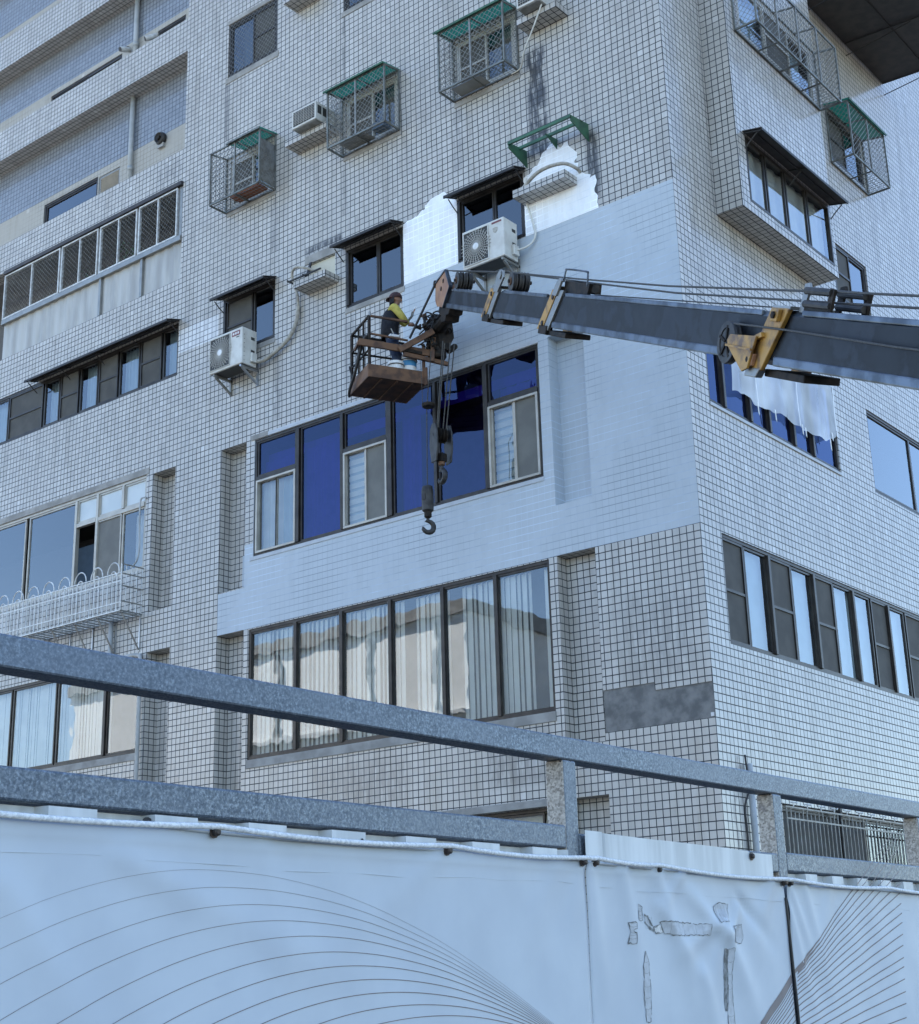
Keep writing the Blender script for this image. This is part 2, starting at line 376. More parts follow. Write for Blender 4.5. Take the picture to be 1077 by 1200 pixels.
# openings on front A: x0, x1, z0, z1, depth of the reveal, kind of surface round it
OPEN = [
 (-8.75, -7.51, 10.17, 11.27, .10), (-5.93, -4.70, 10.20, 11.27, .10),
 (-8.62, -7.56, 7.50, 8.42, .08), (-5.88, -4.78, 7.50, 8.46, .08), (-3.58, -2.46, 7.52, 8.48, .08),
 (-8.72, -7.48, 4.75, 5.80, .10), (-5.89, -4.71, 4.75, 5.76, .10), (-3.64, -2.42, 4.77, 5.80, .10), (-6.72, -6.13, 5.32, 5.80, .07),
 (-7.91, -2.30, 1.14, 3.08, .10), (-7.98, -2.28, -2.03, -.02, .09), (-7.98, -2.44, -5.6, -3.23, .12),
 (-18.0, -10.56, 1.45, 3.13, .10), (-18.0, -10.54, -1.62, -.05, .10), (-18.0, BX, 4.77, 5.76, .10),
 (XL, BX, 6.60, 8.54, .30), (XL, BX, 9.20, 11.26, .38), (XL, BX, 11.97, 13.54, .38), (XL, BX, 14.3, 16.2, .38)]
NICHE = [(-8.69, -8.10, .68, 3.10, .26), (-8.71, -8.10, -2.5, 0.0, .26), (-2.13, -1.55, .69, 3.12, .22), (-2.15, -1.55, -2.5, 0.0, .23),
 (-10.39, -9.82, .68, 3.10, .26), (-10.39, -9.82, -2.5, 0.0, .26), (-2.15, -1.55, -5.9, -3.15, .24)]
PAINT = [(-4.74, 0.0, 3.15, 4.76), (-2.30, 0.0, 0.0, 3.15), (-8.70, -2.30, 0.0, .67), (-7.97, -2.30, .67, 1.10), (-8.10, -7.91, .67, 1.36), (-7.97, -7.91, 1.1, 1.36), (-3.62, -2.05, 4.70, 4.76)]
def a_key(x, z):
    for (x0, x1, z0, z1) in PAINT:
        if x0 < x < x1 and z0 < z < z1: return 'paint'
    if -9.84 < x < -8.84 and 5.16 < z < 5.6: return 'newtile'
    if -1.55 < x < 0 and -2.4 < z < -1.97 + (.1 if x < -.8 else 0): return 'cement'
    return 'tile'
mbs = {k: MB() for k in ('tile', 'paint', 'newtile', 'cement')}
xs = sorted({XL, XR, -.8, -8.84, -9.84, BX, -8.71, -.0} | {o[i] for o in OPEN + NICHE for i in (0, 1)} | {p[i] for p in PAINT for i in (0, 1)} | {-1.55, -4.74})
zs = sorted({ZLO, ZHI, 5.16, 5.6, -2.4, -1.97, -1.87} | {o[i] for o in OPEN + NICHE for i in (2, 3)} | {p[i] for p in PAINT for i in (2, 3)})
for i in range(len(xs) - 1):
    for j in range(len(zs) - 1):
        x0, x1, z0, z1 = xs[i], xs[i + 1], zs[j], zs[j + 1]
        if x1 - x0 < 1e-5 or z1 - z0 < 1e-5: continue
        xc, zc = (x0 + x1) / 2, (z0 + z1) / 2
        if any(o[0] < xc < o[1] and o[2] < zc < o[3] for o in OPEN + NICHE): continue
        k = a_key(xc, zc)
        fquad(mbs[k], FA, x0, x1, z0, z1, 0 if k != 'cement' else -.012)
def reveal(mb, P, a0, a1, z0, z1, d, back=None, sides='lrtb'):
    f = lambda *q: mb.face(q)
    if 'l' in sides: f(P.p(a0, z0, 0), P.p(a0, z0, -d), P.p(a0, z1, -d), P.p(a0, z1, 0))
    if 'r' in sides: f(P.p(a1, z0, 0), P.p(a1, z1, 0), P.p(a1, z1, -d), P.p(a1, z0, -d))
    if 't' in sides: f(P.p(a0, z1, 0), P.p(a0, z1, -d), P.p(a1, z1, -d), P.p(a1, z1, 0))
    if 'b' in sides: f(P.p(a0, z0, 0), P.p(a1, z0, 0), P.p(a1, z0, -d), P.p(a0, z0, -d))
    if back: fquad(mb, P, a0, a1, z0, z1, -d)
for o in OPEN:
    k = 'paint' if o[:2] == (-7.91, -2.30) else 'tile'
    if o[1] == BX: reveal(mbs['tile'], FA, *o, sides='rtb' if o[4] > .2 else 'lrtb')
    else: reveal(mbs[k], FA, *o)
for q in NICHE:
    k = 'paint' if q[0] == -2.13 else 'tile'
    if q[:4] == (-8.69, -8.10, .68, 3.10):       # painted only as high as the painter's roller went
        reveal(mbs['tile'], FA, q[0], q[1], 1.36, q[3], q[4], True, 'lrt'); reveal(mbs['tile'], FA, q[0], q[1], q[2], 1.36, q[4], True, 'l')
        reveal(mbs['paint'], FA, q[0], q[1], q[2], 1.36, q[4], False, 'rb')
        fquad(mbs['paint'], FA, -8.42, -8.10, .68, 1.30, -.256)
    else: reveal(mbs[k], FA, *q, True)
# the two ragged patches where the first white coat has just gone on
def ragged(pts, amp, n=6):
    out = []
    for i, (x, z, rag) in enumerate(pts):
        out.append((x, z)); x2, z2, _ = pts[(i + 1) % len(pts)]
        if rag:
            for k in range(1, n):
                t = k / n; out.append((x + (x2 - x) * t + random.uniform(-amp, amp), z + (z2 - z) * t + random.uniform(-amp, amp)))
    return out
def patch(name, key, P, poly, d=.003, th=.0):
    me = bpy.data.meshes.new(name); bm = bmesh.new()
    vs = [bm.verts.new(P.p(x, z, d)) for x, z in poly]; f = bm.faces.new(vs)
    f.normal_update()
    if f.normal.dot(P.n) < 0: bmesh.ops.reverse_faces(bm, faces=[f])
    bmesh.ops.triangulate(bm, faces=[f]); bm.to_mesh(me); bm.free()
    me.materials.append(M[key]); o = bpy.data.objects.new(name, me); COL.objects.link(o); o.parent = bld
    return o
o = patch('primer_patch', 'primer', FA, ragged([(-4.70, 4.76, 0), (-3.65, 4.76, 0), (-3.64, 5.79, 0), (-3.88, 6.04, 1), (-4.14, 6.01, 1), (-4.30, 5.88, 1), (-4.45, 5.83, 1), (-4.70, 5.78, 0)], .025, 5))
tag(o, 'ragged white primer patch between two dark windows')
o = patch('primer_patch', 'primer', FA, ragged([(-2.41, 4.76, 0), (-1.17, 4.76, 1), (-1.22, 5.02, 1), (-1.19, 5.24, 1), (-1.36, 5.36, 1), (-1.52, 5.60, 1), (-1.47, 5.74, 1), (-1.62, 5.97, 1), (-1.75, 5.93, 1), (-1.86, 6.06, 1), (-2.05, 5.97, 1), (-2.16, 5.80, 1), (-2.34, 5.72, 0), (-2.41, 5.70, 0)], .03, 5))
tag(o, 'ragged white primer patch round a tiled ledge')
bx_ = fbox(MB(), FA, -.06, -.015, -2.385, -2.34, -.012, -.001).build('loose_tile', 'newtile', bld)
for k, nm in (('tile', 'tiled_front'), ('paint', 'painted_front'), ('newtile', 'renewed_tiles'), ('cement', 'bare_cement_patch')):
    mbs[k].build(nm, k, bld)
# front B, round the corner
BL = 22.0
OPENB = [(.51, 4.38, 1.74, 3.12, .08), (.52, 6.9, -1.44, -.02, .08), (1.5, 6.5, -6.2, -3.3, .12), (5.0, 6.3, 4.85, 5.85, .10), (5.42, 6.7, 7.5, 8.42, .08), (7.2, 10.5, -1.44, -.02, .08), (5.6, 9.0, 1.74, 3.12, .08)]
mb = MB()
ys = sorted({0.0, BL} | {o[i] for o in OPENB for i in (0, 1)}); zs = sorted({ZLO, ZHI} | {o[i] for o in OPENB for i in (2, 3)})
for i in range(len(ys) - 1):
    for j in range(len(zs) - 1):
        yc, zc = (ys[i] + ys[i + 1]) / 2, (zs[j] + zs[j + 1]) / 2
        if any(o[0] < yc < o[1] and o[2] < zc < o[3] for o in OPENB): continue
        fquad(mb, FB, ys[i], ys[i + 1], zs[j], zs[j + 1], 0)
for o in OPENB: reveal(mb, FB, *o)
mb.build('tiled_side', 'tile', bld)
# the bay that hangs over the side street
mb = MB(); by0, by1, bz0 = 1.16, 4.15, 4.70
BO = [(1.40, 4.05, 4.86, 5.88, .06), (1.55, 4.0, 7.64, 8.6, .06), (1.5, 4.0, 10.3, 11.3, .06)]
ys = sorted({by0, by1} | {o[i] for o in BO for i in (0, 1)}); zs = sorted({bz0, ZHI} | {o[i] for o in BO for i in (2, 3)})
for i in range(len(ys) - 1):
    for j in range(len(zs) - 1):
        yc, zc = (ys[i] + ys[i + 1]) / 2, (zs[j] + zs[j + 1]) / 2
        if any(o[0] < yc < o[1] and o[2] < zc < o[3] for o in BO): continue
        fquad(mb, FBAY, ys[i], ys[i + 1], zs[j], zs[j + 1], 0)
for o in BO: reveal(mb, FBAY, *o)
mb.face([(0, by0, bz0 + OZ), (0, by1, bz0 + OZ), (.41, by1, bz0 + OZ), (.41, by0, bz0 + OZ)])
mb.face([(0, by0, bz0 + OZ), (.41, by0, bz0 + OZ), (.41, by0, ZHI + OZ), (0, by0, ZHI + OZ)])
mb.face([(.41, by1, bz0 + OZ), (0, by1, bz0 + OZ), (0, by1, ZHI + OZ), (.41, by1, ZHI + OZ)])
mb.build('side_bay', 'tile', bld)
mb = MB(); mb.box(XL, -.02, .02, BL, ZHI + OZ - .25, ZHI + OZ + .9); mb.box(XL, -.02, BL - .2, BL, .2, ZHI + OZ - .25); mb.box(XL - .2, XL, .02, BL, .2, ZHI + OZ + .9)
mb.build('roof', 'concrete', bld)
# recessed balcony fronts on the left: tiled above, plain render with the windows below
mb = MB(); mc = MB()
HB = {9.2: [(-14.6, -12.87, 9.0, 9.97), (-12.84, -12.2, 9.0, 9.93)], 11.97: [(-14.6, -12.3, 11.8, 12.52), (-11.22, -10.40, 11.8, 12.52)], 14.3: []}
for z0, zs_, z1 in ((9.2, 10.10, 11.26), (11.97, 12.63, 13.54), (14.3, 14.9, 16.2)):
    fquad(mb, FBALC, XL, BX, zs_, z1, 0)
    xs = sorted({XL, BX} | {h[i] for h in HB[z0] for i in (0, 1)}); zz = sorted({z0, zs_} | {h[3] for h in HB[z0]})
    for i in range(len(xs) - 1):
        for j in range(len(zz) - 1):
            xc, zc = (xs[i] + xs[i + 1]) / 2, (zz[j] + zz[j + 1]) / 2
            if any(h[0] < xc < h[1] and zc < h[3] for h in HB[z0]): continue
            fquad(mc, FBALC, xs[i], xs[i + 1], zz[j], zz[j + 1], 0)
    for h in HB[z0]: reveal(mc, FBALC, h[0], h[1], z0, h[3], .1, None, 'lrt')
mb.build('balcony_back_wall', 'shadetile', bld); mc.build('balcony_plain_wall', 'beigetile', bld)
mb = MB(); fquad(mb, FB5, XL, BX, 6.0, 8.9, 0); mb.face([(BX, .30, 6.0 + OZ), (BX, 1.0, 6.0 + OZ), (BX, 1.0, 8.9 + OZ), (BX, .30, 8.9 + OZ)][::-1])
mb.build('balcony_back_wall', 'midroom', bld)  # the deep balcony's shade is put into this wall's colour
MB().box(XL, BX - .003, .303, .997, 8.6 + OZ, 8.7 + OZ).build('balcony_floor', 'concrete', bld)
# sills, ledges and cornices in render
def trim(name, key, P, a0, a1, z0, z1, d1, d0=-.09, bev=.006):
    return fbox(MB(), P, a0, a1, z0, z1, d0, d1).build(name, key, bld, bevel=bev)
trim('window_sill', 'concrete', FA, -7.985, -2.275, -2.16, -2.033, .018)
trim('window_sill', 'concrete', FA, -18.0, -10.53, -1.74, -1.623, .018)
trim('window_sill', 'paintsill', FA, -7.98, -2.29, 1.075, 1.137, .012)
trim('window_head', 'paintsill', FA, -7.6, -2.29, 3.083, 3.15, .012)
trim('window_head', 'concrete', FA, -7.99, -7.60, 3.083, 3.17, .012)
trim('window_head', 'concrete', FA, -18.0, -10.50, 3.133, 3.25, .012)
trim('lintel_band', 'concrete', FA, -8.0, -2.30, -3.226, -3.13, .10)
trim('window_sill', 'concrete', FA, -8.80, -7.46, 10.05, 10.167, .012)
trim('window_head', 'concrete', FA, -8.77, -7.49, 11.273, 11.36, .010)
trim('window_sill', 'concrete', FA, -5.97, -4.66, 10.10, 10.197, .012)
for a0, a1 in ((-8.68, -7.48), (-5.94, -4.70), (-3.63, -2.38)): trim('window_sill', 'concrete', FA, a0, a1, 7.36, 7.44, .014)
trim('window_sill', 'concrete', FA, -5.92, -4.69, 4.66, 4.747, .012)
trim('window_sill', 'concrete', FA, -8.74, -7.47, 4.66, 4.747, .012)
trim('window_sill', 'paintsill', FB, .50, 4.39, 1.69, 1.737, .02)
trim('lintel_board', 'concrete', FA, -6.80, -6.03, 5.803, 5.955, .008)
# tiled concrete ledges that carry air conditioners
for a0, a1, z0, z1, dd in ((-6.74, -6.05, 5.26, 5.37, .32), (-6.98, -6.04, 7.92, 8.02, .30), (-2.20, -1.49, 8.0, 8.10, .30), (-7.05, -6.45, 10.73, 10.83, .30), (-2.40, -1.50, 5.24, 5.36, .30)):
    fbox(MB(), FA, a0, a1, z0, z1, .001, dd).build('concrete_ledge', 'tile', bld)

# ------------------------------------------------------------------ windows (parts of the building; their panes, screens and curtains are sub-parts)
def folds(P, a0, a1, z0, z1, d, amp=.02, pitch=.13, key='curtain', name='curtain', parent=None, seed=0):
    rnd = random.Random(seed); n = max(6, int((a1 - a0) / pitch * 6)); mb = MB(); ph = rnd.uniform(0, 6); pr = None
    pts = []
    for i in range(n + 1):
        a = a0 + (a1 - a0) * i / n; pts.append((a, d + amp * math.sin(2 * PI * a / pitch + ph + .7 * math.sin(a * 9 + ph))))
    for (p, q) in zip(pts, pts[1:]):
        mb.face([P.p(p[0], z0, p[1]), P.p(q[0], z0, q[1]), P.p(q[0], z1, q[1]), P.p(p[0], z1, p[1])])
    return mb.build(name, key, parent, smooth=True)
def slats(P, a0, a1, z0, z1, d, w=.085, key='blind', parent=None, gap=(), seed=1, turn=.45):
    rnd = random.Random(seed); mb = MB(); a = a0 + w / 2
    while a < a1 - w * .3:
        if not any(g0 < a < g1 for g0, g1 in gap):
            t = turn + rnd.uniform(-.22, .22); c, s = math.cos(t) * w * .54, math.sin(t) * w * .54; sk = rnd.uniform(-.006, .006)
            mb.face([P.p(a - c, z0, d - s), P.p(a + c + sk, z0, d + s), P.p(a + c, z1, d + s), P.p(a - c, z1, d - s)])
        a += w * .94
    return mb.build('blind', key, parent)
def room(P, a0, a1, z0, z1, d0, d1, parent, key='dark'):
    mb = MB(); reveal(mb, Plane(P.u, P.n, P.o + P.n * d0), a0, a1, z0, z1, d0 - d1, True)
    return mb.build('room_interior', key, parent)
def bars(mb, P, rects, d0, d1):
    for r in rects: fbox(mb, P, *r, d0, d1)
def border(a0, a1, z0, z1, w, wt=None):
    wt = wt or w
    return [(a0, a1, z0, z0 + wt), (a0, a1, z1 - wt, z1), (a0, a0 + w, z0 + wt, z1 - wt), (a1 - w, a1, z0 + wt, z1 - wt)]
def mullions(W, P, rects, d0, d1, key='bronze', name='mullion', bev=.004):
    for r in rects: fbox(MB(), P, *r, d0, d1).build(name, key, W, bevel=bev)
def pane(P, a0, a1, z0, z1, d, key, parent, name='pane'):
    return fquad(MB(), P, a0, a1, z0, z1, d).build(name, key, parent)
def window(P, a0, a1, z0, z1, cells, frame='bronze', back=-.05, fw=.045, room_key='dark', label=None, rd=.55):
    """cells: (a0, a1, z0, z1, kind); kinds glass / screen / blue / board; frame bars between cells"""
    mb = MB(); bars(mb, P, border(a0, a1, z0, z1, fw), back - .03, back + .035)
    W = mb.build('window', frame, bld, bevel=.003)
    for k, (c0, c1, y0, y1, kind) in enumerate(cells):
        off = back + (.012 if kind.startswith('screen') else 0)
        fm = MB(); bars(fm, P, border(c0, c1, y0, y1, .028), off - .012, off + .022)
        if kind.endswith('2'): fbox(fm, P, c0 + .028, c1 - .028, (y0 + y1) / 2 - .018, (y0 + y1) / 2 + .018, off - .010, off + .019)
        fr = {'sash': 'alu'}.get(kind.split('_')[-1], frame)
        fm.build('sash', 'alu' if '_alu' in kind else frame, W)
        base = kind.split('_')[0].rstrip('2')
        if base == 'screen': pane(P, c0 + .02, c1 - .02, y0 + .02, y1 - .02, off, 'screenpale' if '_alu' in kind else 'screen', W, 'insect_screen')
        elif base == 'glass': pane(P, c0 + .02, c1 - .02, y0 + .02, y1 - .02, off, 'glass', W)
        elif base == 'tint': pane(P, c0 + .02, c1 - .02, y0 + .02, y1 - .02, off, 'glassdark', W)
        elif base == 'blue': pane(P, c0 + .02, c1 - .02, y0 + .02, y1 - .02, off, 'bluefilm', W)
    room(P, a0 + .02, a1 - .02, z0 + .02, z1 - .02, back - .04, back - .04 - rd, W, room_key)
    if label: W['label'] = label
    return W
# second floor, front A: five clear panes with vertical blinds
xs = [-7.97, -6.98, -6.04, -5.09, -4.12, -3.19, -2.29]
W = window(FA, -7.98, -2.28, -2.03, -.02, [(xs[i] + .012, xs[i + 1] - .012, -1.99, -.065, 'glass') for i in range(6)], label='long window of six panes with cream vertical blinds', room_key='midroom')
mullions(W, FA, [(x - .03, x + .03, -1.985, -.066) for x in xs[1:-1]], -.08, .0)
slats(FA, -7.93, -2.33, -1.99, -.09, -.15, .10, 'blind', W, ((-4.90, -4.70), (-4.04, -3.90), (-2.64, -2.50)), 4, .38)
# third floor, front A: blue film with pale sliding sashes
zt = 2.42
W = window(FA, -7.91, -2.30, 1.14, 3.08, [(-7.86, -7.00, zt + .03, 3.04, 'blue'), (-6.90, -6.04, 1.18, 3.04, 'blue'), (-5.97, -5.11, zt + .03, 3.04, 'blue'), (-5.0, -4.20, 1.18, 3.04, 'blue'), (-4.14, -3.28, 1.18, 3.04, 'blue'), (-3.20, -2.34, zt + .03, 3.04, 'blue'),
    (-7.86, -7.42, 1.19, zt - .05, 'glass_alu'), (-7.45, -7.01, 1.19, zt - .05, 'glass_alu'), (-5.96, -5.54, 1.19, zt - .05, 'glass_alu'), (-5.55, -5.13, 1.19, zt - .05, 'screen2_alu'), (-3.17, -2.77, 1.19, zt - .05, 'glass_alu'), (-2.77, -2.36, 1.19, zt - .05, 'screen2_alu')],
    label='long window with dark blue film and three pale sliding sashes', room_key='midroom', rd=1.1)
mullions(W, FA, [(-6.985, -6.915, 1.185, 3.035), (-6.03, -5.98, 1.185, 3.035), (-5.10, -5.01, 1.185, 3.035), (-4.19, -4.15, 1.185, 3.035), (-3.27, -3.21, 1.185, 3.035)], -.08, .004)
mullions(W, FA, [(-7.865, -6.99, zt - .04, zt + .025), (-5.975, -5.105, zt - .04, zt + .025), (-3.205, -2.345, zt - .04, zt + .025)], -.08, .001, name='transom')
for a, b in ((-7.865, -6.99), (-5.975, -5.105), (-3.205, -2.345)):
    mb = MB(); bars(mb, FA, border(a, b, 1.18, zt - .041, .035), -.075, .008); mb.build('sash_frame', 'alu', W, bevel=.003)
folds(FA, -7.9, -7.42, 1.15, 2.4, -.18, .02, .16, 'curtain', 'curtain', W, 3); folds(FA, -7.42, -7.0, 1.15, 2.4, -.20, .02, .14, 'curtainblue', 'curtain', W, 4)
folds(FA, -6.98, -6.0, 1.15, 2.72, -.16, .030, .22, 'purple', 'curtain', W, 5); folds(FA, -5.0, -4.62, 1.15, 2.72, -.22, .03, .2, 'purple', 'curtain', W, 15); folds(FA, -7.88, -7.02, 2.44, 2.74, -.22, .02, .2, 'purple', 'curtain', W, 16); folds(FA, -3.2, -2.36, 2.5, 2.74, -.32, .02, .2, 'purple', 'curtain', W, 17)
folds(FA, -7.9, -2.33, 2.74, 2.90, -.30, .004, .9, 'purple', 'pelmet', W, 6)
for a, b in ((-5.98, -5.54), (-3.2, -2.76)):
    mb = MB(); z = 1.2
    while z < 2.38: mb.face([FA.p(a, z, -.14), FA.p(b, z, -.14), FA.p(b, z + .085, -.145), FA.p(a, z + .085, -.145)]); z += .125
    mb.build('roller_blind', 'curtain', W)
    mb = MB(); fquad(mb, FA, a, b, 1.18, 2.4, -.16); mb.build('roller_blind', 'curtainblue', W)
fquad(MB(), FA, -5.5, -5.12, 1.18, 2.4, -.16).build('roller_blind', 'screenpale', W)
# fourth floor: three dark windows
for a0, a1, z0, z1, cells, lab in (
    (-8.72, -7.48, 4.75, 5.80, [(-8.66, -8.03, 4.80, 5.75, 'screen2'), (-8.01, -7.53, 4.80, 5.75, 'tint')], 'dark window with one insect screen behind the leftmost condenser'),
    (-5.89, -4.71, 4.75, 5.76, [(-5.83, -5.25, 4.80, 5.71, 'tint'), (-5.24, -4.76, 4.80, 5.71, 'tint')], 'dark two-pane window between bare tile and primer'),
    (-3.64, -2.42, 4.77, 5.80, [(-3.58, -2.98, 4.82, 5.75, 'tint'), (-2.97, -2.47, 4.82, 5.75, 'tint')], 'dark two-pane window above the right condenser')):
    W = window(FA, a0, a1, z0, z1, cells, label=lab); mb = MB(); fbox(mb, FA, a0 + .002, a0 + .05, z0 + .05, z1 - .05, -.08, .006); mb.build('jamb', 'black', W)
# fifth floor, inside the cages
for a0, a1, z0, z1 in ((-8.62, -7.56, 7.50, 8.42), (-5.88, -4.78, 7.50, 8.46), (-3.58, -2.46, 7.52, 8.48)):
    w = (a1 - a0); W = window(FA, a0, a1, z0, z1, [(a0 + .05, a0 + w * .52, z0 + .05, z1 - .05, 'screen2'), (a0 + w * .5, a1 - .05, z0 + .05, z1 - .05, 'glass')], 'alu')
    folds(FA, a0 + w * .5, a1, z0, z1, -.2, .02, .14, 'curtainblue' if a0 < -8 else 'screenpale', 'curtain', W, 7)
# sixth floor with flat lattice grilles
def lattice(mb, P, a0, a1, z0, z1, d, pitch=.085, r=.0032, ang=1.0):
    """diamond mesh clipped to a rectangle"""
    w, h = a1 - a0, z1 - z0
    for s in (1, -1):
        c = -h
        while c < w + h * .0 + (0 if s > 0 else 0) + 1e-6 or c < w:
            # line a = c + t, z = t (s=+1) or z = h - t
            t0, t1 = max(0.0, -c), min(h, w - c)
            if t1 - t0 > .02:
                p = P.p(a0 + c + t0, z0 + (t0 if s > 0 else h - t0), d); q = P.p(a0 + c + t1, z0 + (t1 if s > 0 else h - t1), d + (.004 * s))
                mb.tube([p, q], r, 4, False)
            c += pitch * 1.25
    return mb
for a0, a1, z0, z1 in ((-8.75, -7.51, 10.17, 11.27), (-5.93, -4.70, 10.20, 11.27)):
    m_ = (a0 + a1) / 2
    W = window(FA, a0, a1, z0, z1, [(a0 + .05, m_ + .02, z0 + .05, z1 - .05, 'tint'), (m_, a1 - .05, z0 + .05, z1 - .05, 'screen2')], 'bronze', label='dark window behind flat diamond mesh' if a0 < -8 else None)
    folds(FA, a0 + .2, m_, z0 + .05, z1, -.22, .02, .15, 'curtainblue', 'curtain', W, 8)
    lattice(MB(), FA, a0 + .01, a1 - .01, z0 + .01, z1 - .01, .0, .075, .003).build('grille', 'greysteel', W)
# left column, third floor: top lights and sliding sashes
W = window(FA, -18.0, -10.56, 1.45, 3.13, [(-12.46, -11.92, 2.66, 3.08, 'board_alu'), (-11.86, -11.22, 2.66, 3.08, 'board_alu'), (-11.16, -10.60, 2.66, 3.08, 'board_alu'), (-11.88, -11.22, 1.50, 2.58, 'screen_alu'), (-11.20, -10.60, 1.50, 2.58, 'glass_alu'), (-13.9, -12.5, 1.5, 3.08, 'glass_alu')] +
    [(-17.9, -16.0, 1.5, 3.08, 'glass_alu'), (-16, -14, 1.5, 3.08, 'glass_alu')], 'alu', label='pale framed window with top lights, its left sash slid open', rd=1.6)
mullions(W, FA, [(-11.92, -11.86, 1.5, 3.08), (-11.22, -11.16, 2.66, 3.08), (-12.52, -12.46, 1.5, 3.08)], -.08, .0, 'alu'); mullions(W, FA, [(-12.46, -11.93, 2.58, 2.65), (-11.855, -10.61, 2.58, 2.65)], -.08, -.003, 'alu', 'transom')
for a, b in ((-12.45, -11.95), (-11.85, -11.2), (-11.15, -10.6)): fquad(MB(), FA, a, b, 2.67, 3.07, -.05).build('frosted_pane', 'frosted', W)
folds(FA, -11.12, -10.85, 1.5, 2.56, -.25, .02, .12, 'curtain', 'curtain', W, 9)
fbox(MB(), FA, -12.9, -12.05, 1.3, 2.35, -1.0, -.35).build('locker', 'bluebin', W, bevel=.01)
# left column, second floor
W = window(FA, -18.0, -10.54, -1.62, -.05, [(-18.0 + .05 + i * 1.3, -16.7 + i * 1.3, -1.57, -.1, 'glass') for i in range(4)] + [(-12.75, -11.48, -1.57, -.1, 'glass'), (-11.40, -10.58, -1.57, -.1, 'glass')], 'bronze', label='second floor window beside the left niche', room_key='midroom')
mullions(W, FA, [(-11.47, -11.41, -1.57, -.1)], -.08, .0)
slats(FA, -18, -11.45, -1.6, -.08, -.2, .09, 'blind', W, (), 12, .15)
# left column, fourth floor: screens and curtained panes in turn
e = [-18.0, -17.0, -15.9, -14.8, -13.7, -13.2, -12.62, -12.07, -11.49, -10.90, -10.30, -9.86]
W = window(FA, -18.0, BX, 4.77, 5.76, [(e[i] + .02, e[i + 1] - .02, 4.82, 5.71, 'screen2' if i % 2 == 1 else 'glass') for i in range(11)], 'bronze', label='row of dark insect screens and curtained panes under an awning')
for i in range(0, 11, 2): folds(FA, e[i], e[i + 1], 4.8, 5.74, -.2, .022, .095, 'curtainblue', 'curtain', W, i)
# ground floor glimpsed over the hoarding
W = window(FA, -7.98, -2.44, -5.6, -3.23, [(-7.9 + i * 1.35, -6.6 + i * 1.35, -5.5, -3.28, 'glass') for i in range(4)], 'bronze')
fquad(MB(), FA, -7.9, -2.5, -5.6, -3.25, -.15).build('roller_blind', 'cream', W)
# fifth floor balcony behind its grille
W = window(FB5, -13.4, -10.2, 6.0, 8.3, [(-13.35, -12.3, 6.1, 8.25, 'tint'), (-12.3, -11.25, 6.1, 8.25, 'tint'), (-11.25, -10.25, 6.1, 8.25, 'glass')], 'bronze', back=.05, rd=-.03)
# sixth and seventh floor windows
window(FBALC, -14.6, -12.87, 9.2, 9.97, [(-14.55, -12.92, 9.25, 9.92, 'tint')], 'bronze', back=-.05)
W = window(FBALC, -12.84, -12.20, 9.2, 9.93, [], 'alugrey', back=-.05); W['label'] = 'grey louvred vent window'
mb = MB(); z = 9.26
while z < 9.88: mb.obox(FBALC.p(-12.52, z, -.03), FBALC.u, V((0, .75, -.66)), V((0, .66, .75)), .27, .03, .004); z += .05
mb.build('louvre', 'alu', W)
window(FBALC, -14.6, -12.3, 11.97, 12.52, [(-14.5, -13.42, 12.0, 12.48, 'tint'), (-13.38, -12.35, 12.0, 12.48, 'screen')], 'bronze', back=-.05)
window(FBALC, -11.22, -10.40, 11.97, 12.52, [(-11.17, -10.45, 12.0, 12.48, 'tint')], 'bronze', back=-.05)
# side front
c = [.52, 1.10, 1.75, 2.41, 3.06, 3.70, 4.32, 4.95, 5.55, 6.2, 6.9]
kinds = ['screen2', 'glass', 'screen2', 'glass', 'screen2', 'glass', 'glass', 'screen2', 'glass', 'screen2']
W = window(FB, .52, 6.9, -1.44, -.02, [(c[i] + .015, c[i + 1] - .015, -1.40, -.07, kinds[i]) for i in range(10)], label='long side window of dark screens and pale curtained panes')
mullions(W, FB, [(x - .03, x + .03, -1.39, -.07) for x in c[2:-1:2]], -.08, .012)
folds(FB, .53, 6.88, -1.42, -.04, -.16, .008, .5, 'curtainblue', 'curtain', W, 21)
c = [.51, .945, 1.66, 2.21, 2.95, 3.555, 4.38]
W = window(FB, .51, 4.38, 1.74, 3.12, [(c[i] + .03, c[i + 1] - .03, 1.78, 3.08, 'blue') for i in range(6)], label='side window with blue film half hidden by plastic sheeting', room_key='midroom')
mullions(W, FB, [(x - .035, x + .02, 1.785, 3.075) for x in c[1:-1]], -.08, .008)
c = [1.40, 1.97, 2.58, 3.28, 4.05]
W = window(FBAY, 1.40, 4.05, 4.86, 5.88, [(c[i] + .02, c[i + 1] - .02, 4.89, 5.85, 'glass') for i in range(4)], back=-.03, label='four-pane bay window with white curtains')
folds(FBAY, 1.42, 4.03, 4.87, 5.86, -.14, .012, .22, 'curtain', 'curtain', W, 31)
W = window(FBAY, 1.55, 4.0, 7.64, 8.6, [(1.6, 2.4, 7.7, 8.55, 'glass'), (2.4, 3.2, 7.7, 8.55, 'screen2'), (3.2, 3.95, 7.7, 8.55, 'glass')], 'alu', back=-.03)
folds(FBAY, 1.6, 3.9, 7.66, 8.58, -.16, .02, .18, 'curtainblue', 'curtain', W, 32)
window(FBAY, 1.5, 4.0, 10.3, 11.3, [(1.55, 3.95, 10.35, 11.25, 'tint')], back=-.03)
window(FB, 5.0, 6.3, 4.85, 5.85, [(5.05, 5.65, 4.9, 5.8, 'screen2'), (5.65, 6.25, 4.9, 5.8, 'tint')])
window(FB, 5.42, 6.7, 7.5, 8.42, [(5.47, 6.06, 7.55, 8.37, 'screen2'), (6.06, 6.65, 7.55, 8.37, 'tint')])
